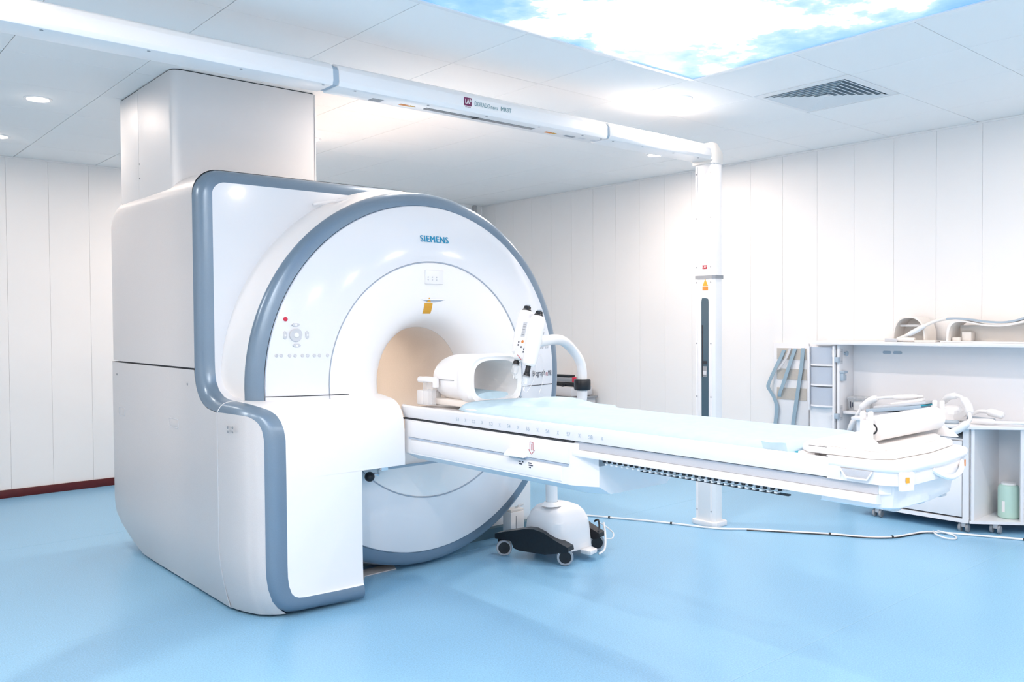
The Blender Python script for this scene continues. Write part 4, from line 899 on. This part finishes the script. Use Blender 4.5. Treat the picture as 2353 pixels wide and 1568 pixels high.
for z in (1.08, 0.665, 0.93):
    if z < 0.9 or z > 1.0:
        h = obj('hinge', MB().span(5.928, 5.965, 3.186, 3.193, z-0.055, z+0.055, 0.002), 'lgrey', HU); obj('hinge_arm', MB().span(5.905, 5.935, 3.190, 3.222, z-0.045, z-0.005, 0.002), 'bgrey', h)
        obj('hinge_arm', MB().span(5.912, 5.928, 3.216, 3.245, z-0.005 if z > 0.9 else z-0.06, z+0.045 if z > 0.9 else z-0.02, 0.002), 'lgrey', h)
        for k in range(4): obj('hinge_screw', MB().lathe([(0.0004, 3.1845), (0.003, 3.185), (0.003, 3.187)], (5.94+0.014*(k % 2), 0, z-0.035+0.07*(k//2)), 'y', 8), 'grey', h)
    else: obj('shelf_clip', MB().span(5.93, 5.99, 3.160, 3.193, 0.955, 0.972, 0.002).span(5.935, 5.965, 3.165, 3.193, 0.90, 0.955, 0.002).span(5.965, 5.985, 3.168, 3.193, 0.90, 0.94), 'bgrey', HU)
obj('hook', MB().tube([(6.0, 3.192, 1.10), (6.0, 3.175, 1.10)], 0.010, 10).tube([(6.0, 3.175, 1.10), (6.0, 3.168, 1.10)], 0.018, 10), 'bgrey', HU)
# open door carrying three bins
DR = thing('bin_door', 'open white cabinet door beside the hutch carrying three bins', 'cabinet door', (5.93, 3.32, 0.30))
obj('door_leaf', MB().span(5.945, 5.962, 3.222, 3.435, 0.30, 1.158, 0.002), 'cab', DR); obj('edge_post', MB().span(5.905, 5.945, 3.222, 3.236, 0.30, 1.158, 0.002), 'cab', DR); obj('edge_post', MB().span(5.912, 5.945, 3.425, 3.433, 0.67, 1.150, 0.001), 'cab', DR)
for k, (z0, z1) in enumerate(((1.018, 1.145), (0.868, 0.995), (0.712, 0.845))):
    t = thing('storage_bin', ('topmost', 'middle', 'lowest')[k]+' frosted blue grey bin on the open cabinet door', 'bin', (5.92, 3.33, z0-0.012), 'bins on the open cabinet door')
    def arc(z, d): return [(5.943-d*math.sin(PI*i/10)-0.012, 3.240+0.182*i/10, z) for i in range(11)]
    b = MB(); b.loft([arc(z0, 0.028)+[(5.943, 3.422, z0), (5.943, 3.240, z0)], arc(z1, 0.034)+[(5.943, 3.422, z1), (5.943, 3.240, z1)]]); obj('bin_body', b, 'frost', t)
    b = MB(); b.loft([[(x-0.004, y, z) for x, y, z in arc(z0-0.012, 0.030)]+[(5.943, 3.422, z0-0.012), (5.943, 3.240, z0-0.012)], [(x-0.004, y, z) for x, y, z in arc(z0, 0.030)]+[(5.943, 3.422, z0), (5.943, 3.240, z0)]]); obj('front_lip', b, 'cab', t)
# strap rack on the wall
SR = thing('strap_board', 'white wall board with three beige strips, left of the bins', 'board', (6.15, 3.72, 0.40))
obj('board', MB().span(6.142, 6.158, 3.565, 3.875, 0.30, 1.165, 0.002), 'cab', SR)
for (z0, z1) in ((1.034, 1.125), (0.874, 0.960), (0.713, 0.808)): obj('beige_strip', MB().span(6.138, 6.143, 3.58, 3.842, z0, z1), 'beigestrip', SR)
sp = [('leftmost blue grey strap sagging from the wall board', [(6.134, 3.775, 1.11), (6.128, 3.80, 1.05), (6.12, 3.85, 0.95), (6.115, 3.90, 0.84), (6.115, 3.905, 0.80), (6.118, 3.875, 0.755), (6.12, 3.845, 0.70), (6.122, 3.832, 0.64), (6.125, 3.842, 0.56), (6.128, 3.855, 0.48), (6.13, 3.86, 0.42)]),
      ('middle blue grey strap hanging slanted across the wall board', [(6.132, 3.672, 1.125), (6.127, 3.70, 1.05), (6.122, 3.74, 0.93), (6.12, 3.78, 0.82), (6.122, 3.805, 0.76), (6.13, 3.812, 0.735)]),
      ('rightmost blue grey strap hanging straight down the wall board', [(6.134, 3.605, 1.128), (6.130, 3.615, 1.0), (6.128, 3.635, 0.86), (6.127, 3.66, 0.70), (6.128, 3.685, 0.55), (6.13, 3.70, 0.42)]),
      ('pale narrow strap folded back between the two left straps', [(6.133, 3.715, 1.127), (6.126, 3.745, 1.05), (6.123, 3.79, 0.985), (6.124, 3.82, 0.95)])]
for k, (lab, pts) in enumerate(sp):
    o = obj('strap', MB().ribbon([p+Vector((-0.002*k, 0, 0)) for p in cat(pts, 5)], (0, 1, 0.0), 0.032 if k < 3 else 0.022, 0.003), 'strap' if k < 3 else 'lgrey'); tag(o, lab, 'strap', 'straps on the wall board')

# --- things on the hutch's top board
ZH = 1.192
def arch(cy_, w2, h, x0, x1, th, n=18, e=0.75):
    """half-tunnel shell running along X"""
    def L(a, hh, x): return [(x, cy_-a*math.copysign(abs(math.cos(PI*k/n))**e, math.cos(PI*k/n)), ZH+0.0005+hh*math.sin(PI*k/n)**e) for k in range(n+1)]
    b = MB(); A = [L(w2, h, x0), L(w2, h, x1)]; Bi = [L(w2-th, h-th, x0), L(w2-th, h-th, x1)]
    b.grid(A); b.grid(Bi); b.grid([A[0], Bi[0]]); b.grid([A[1], Bi[1]]); b.grid([[A[0][0], Bi[0][0]], [A[1][0], Bi[1][0]]]); b.grid([[A[0][-1], Bi[0][-1]], [A[1][-1], Bi[1][-1]]]); return b
t = thing('knee_coil', 'white arched coil, left one on the hutch top board', 'coil', (6.03, 2.70, ZH))
obj('arch_shell', arch(2.695, 0.112, 0.175, 5.945, 6.125, 0.010), 'coil', t, recalc=False); obj('back_plate', MB().prism([(2.59, ZH+0.001), (2.80, ZH+0.001), (2.79, ZH+0.09), (2.75, ZH+0.15), (2.695, ZH+0.168), (2.64, ZH+0.15), (2.60, ZH+0.09)], 'x', 6.09, 6.10), 'coil', t)
obj('inner_bar', MB().span(6.0, 6.02, 2.61, 2.78, ZH+0.105, ZH+0.120, 0.003), 'funnel', t); obj('base_strip', MB().span(5.952, 6.12, 2.53, 2.59, ZH+0.0005, ZH+0.012, 0.003), 'coil', t)
t = thing('body_coil', 'long white arched coil lying at the right on the hutch board', 'coil', (6.02, 2.1, ZH))
def sidearch(x0, x1, h):
    prof = [(2.435, 0), (2.432, 0.06), (2.425, 0.105), (2.405, 0.135), (2.37, 0.148), (2.30, 0.142), (2.22, 0.125), (2.12, 0.118), (2.04, 0.125), (1.96, 0.142), (1.86, 0.145), (1.78, 0.12), (1.75, 0.05), (1.745, 0)]
    P = cat([(0, y, z) for y, z in prof], 3); inn = cat([(0, 2.09+(y-2.09)*0.955, max(0, z-0.012) if z > 0 else 0) for y, z in prof], 3); b = MB()
    A = [[(x, p.y, ZH+0.0005+p.z*h) for p in P] for x in (x0, x1)]; Bn = [[(x, p.y, ZH+0.0005+p.z*h) for p in inn] for x in (x0, x1)]
    b.grid(A); b.grid(Bn); b.grid([A[0], Bn[0]]); b.grid([A[1], Bn[1]]); return b
obj('arch_shell', sidearch(5.915, 6.11, 1.0), 'coil', t, recalc=False); obj('base_plate', MB().span(5.91, 6.12, 1.74, 2.47, ZH+0.0004, ZH+0.010, 0.003), 'white', t)
obj('rear_web', MB().span(6.06, 6.075, 1.78, 2.40, ZH+0.010, ZH+0.115), 'coil', t); obj('inner_block', MB().span(5.98, 6.05, 2.30, 2.36, ZH+0.010, ZH+0.07, 0.004).span(5.95, 6.0, 2.36, 2.41, ZH+0.01, ZH+0.035, 0.004), 'coil', t)
o = obj('coil_strap', MB().ribbon(cat([(5.955, 2.44, ZH+0.158), (5.95, 2.38, ZH+0.160), (5.95, 2.30, ZH+0.153), (5.95, 2.20, ZH+0.138), (5.95, 2.10, ZH+0.133), (5.95, 2.02, ZH+0.143), (5.95, 1.96, ZH+0.162), (5.95, 1.90, ZH+0.175), (5.95, 1.84, ZH+0.165)], 4), (1, 0, 0), 0.06, 0.012), 'cablegrey'); tag(o, 'blue grey padded strap lying over the long coil', 'strap')
t = thing('coil_lead', 'white coil lead with thick sleeve leaning over the hutch board', 'cable', (5.93, 2.6, ZH))
obj('lead', MB().tube(cat([(5.945, 2.435, ZH+0.160), (5.94, 2.50, ZH+0.147), (5.925, 2.56, ZH+0.120), (5.92, 2.62, ZH+0.085), (5.92, 2.69, ZH+0.05), (5.92, 2.76, ZH+0.02)], 4), 0.011, 10), 'coil', t)
obj('sleeve', MB().tube([(5.925, 2.575, ZH+0.113), (5.92, 2.625, ZH+0.083), (5.92, 2.68, ZH+0.054)], [0.015, 0.018, 0.016], 12), 'white', t)
pl_ = obj('plug', MB().tube([(5.92, 2.765, ZH+0.018), (5.92, 2.70, ZH+0.017), (5.92, 2.64, ZH+0.016)], [0.010, 0.017, 0.014], 12), 'coil', t)
obj('plug_foot', MB().span(5.905, 5.935, 2.76, 2.845, ZH+0.0005, ZH+0.024, 0.003), 'lgrey', t); obj('plug_tail', MB().span(5.905, 5.935, 2.50, 2.64, ZH+0.0005, ZH+0.014, 0.003), 'coil', t)

# --- things on the worktop
ZW = 0.677
t = thing('clear_box', 'clear lidded plastic box at the left end of the worktop', 'box', (6.06, 3.10, ZW))
obj('tub', MB().loft([supz(6.055, 3.10, a, c, 0.5, z) for z, a, c in ((ZW+0.0005, 0.060, 0.070), (ZW+0.085, 0.066, 0.078), (ZW+0.088, 0.068, 0.080))]), 'glassy', t); obj('lid', MB().loft([supz(6.055, 3.10, a, c, 0.5, z) for z, a, c in ((ZW+0.088, 0.070, 0.082), (ZW+0.10, 0.070, 0.082), (ZW+0.106, 0.060, 0.072))]), 'glassy', t)
obj('content', MB().span(6.01, 6.09, 3.04, 3.13, ZW+0.004, ZW+0.07, 0.01), 'white', t); obj('print_mark', MB().span(5.9875, 5.9885, 3.135, 3.142, ZW+0.025, ZW+0.07).span(5.9875, 5.9885, 3.120, 3.126, ZW+0.03, ZW+0.065), 'print', t)
def lead(label, pts, sleeves, m='white', r=0.010, plug=None):
    t = thing('coil_cable', label, 'cable', (pts[0][0], pts[0][1], ZW), 'coil cables heaped on the worktop')
    P = cat(pts, 5); obj('lead', MB().tube(P, r, 10), m, t)
    for (a, c, R) in sleeves:
        i0, i1 = int(a*(len(P)-1)), max(int(a*(len(P)-1))+2, int(c*(len(P)-1))); seg = P[i0:i1+1]; rs = [R*(0.72 if k in (0, len(seg)-1) else 1.0) for k in range(len(seg))]
        obj('sleeve', MB().tube(seg, rs, 12), 'white', t)
    if plug: obj('plug', MB().box(P[0 if plug == 1 else -1], (0.024, 0.030, 0.026), 0.004), 'lgrey', t)
lead('white coil cable with its plug hanging off the left worktop end', [(5.815, 3.055, 0.560), (5.81, 3.03, 0.610), (5.80, 2.99, 0.680), (5.80, 2.95, 0.735), (5.80, 2.88, 0.790), (5.80, 2.78, 0.812), (5.815, 2.66, 0.820), (5.83, 2.54, 0.832)], [(0.04, 0.22, 0.020), (0.42, 0.64, 0.025), (0.78, 0.97, 0.018)], plug=1)
lead('white coil cable draped over the heap and hanging in front of the worktop edge', [(5.90, 2.44, 0.80), (5.84, 2.38, 0.838), (5.80, 2.31, 0.850), (5.78, 2.27, 0.835), (5.75, 2.225, 0.790), (5.70, 2.20, 0.745), (5.645, 2.175, 0.722), (5.612, 2.19, 0.690), (5.604, 2.24, 0.650), (5.604, 2.30, 0.618)], [(0.02, 0.22, 0.022), (0.34, 0.54, 0.025), (0.74, 0.97, 0.023)], r=0.012)
lead('white connector cable lying at the right end of the heap', [(5.875, 2.245, 0.735), (5.87, 2.21, 0.752), (5.86, 2.16, 0.755), (5.85, 2.10, 0.748), (5.85, 2.05, 0.735)], [(0.55, 0.98, 0.026)], r=0.012)
lead('pale cable with flat white connector nearest the right edge', [(5.785, 2.245, 0.697), (5.785, 2.19, 0.698), (5.785, 2.12, 0.702), (5.80, 2.06, 0.698), (5.84, 1.98, 0.700), (5.90, 1.85, 0.698)], [(0.10, 0.55, 0.018), (0.86, 0.99, 0.014)], r=0.010)
lead('grey looped cable under the white coil cables', [(5.715, 2.475, 0.690), (5.69, 2.43, 0.690), (5.685, 2.37, 0.690), (5.695, 2.31, 0.690), (5.725, 2.285, 0.690), (5.745, 2.30, 0.690)], [], 'cablegrey', 0.012)
lead('grey cable bent behind the white coil cables', [(5.94, 2.60, 0.696), (5.965, 2.50, 0.697), (5.985, 2.40, 0.697), (5.98, 2.30, 0.697), (5.955, 2.22, 0.696), (5.94, 2.14, 0.696)], [(0.30, 0.45, 0.018)], 'cablegrey', 0.012)
t = thing('flex_coil', 'flat white and blue flexible coil pad under the cable heap', 'coil', (5.80, 2.72, ZW))
obj('lower_pad', MB().span(5.74, 5.90, 2.50, 2.88, ZW+0.0005, ZW+0.045, 0.008), 'lgrey', t)
obj('pad', MB().box((5.80, 2.70, ZW+0.066), (0.16, 0.38, 0.026), 0.006, rot=Matrix.Rotation(-0.14, 3, 'X')), 'bgrey', t); obj('edge', MB().box((5.80, 2.66, ZW+0.080), (0.15, 0.36, 0.008), 0.003, rot=Matrix.Rotation(-0.14, 3, 'X')), 'teal', t); obj('cover', MB().box((5.80, 2.66, ZW+0.094), (0.15, 0.36, 0.022), 0.008, rot=Matrix.Rotation(-0.16, 3, 'X')), 'lgrey', t); obj('tab', MB().box((5.77, 2.62, ZW+0.116), (0.05, 0.22, 0.018), 0.006, rot=Matrix.Rotation(-0.20, 3, 'X')), 'white', t)
t = thing('crumpled_cover', 'crumpled white plastic cover in the middle of the cable heap', 'cover', (5.86, 2.36, ZW))
b = MB(); rnd = random.Random(3); rows = []
for k in range(9):
    a = k/8; rows.append([(5.86+math.cos(2*PI*i/12)*(0.075*math.sin(PI*(0.12+0.8*a)))*(1+rnd.uniform(-0.2, 0.2)), 2.37+math.sin(2*PI*i/12)*(0.085*math.sin(PI*(0.12+0.8*a)))*(1+rnd.uniform(-0.2, 0.2)), ZW+0.001+0.105*(1-math.cos(PI*a))/2) for i in range(12)])
b.loft(rows); obj('folds', b, 'white', t, sharp=20)
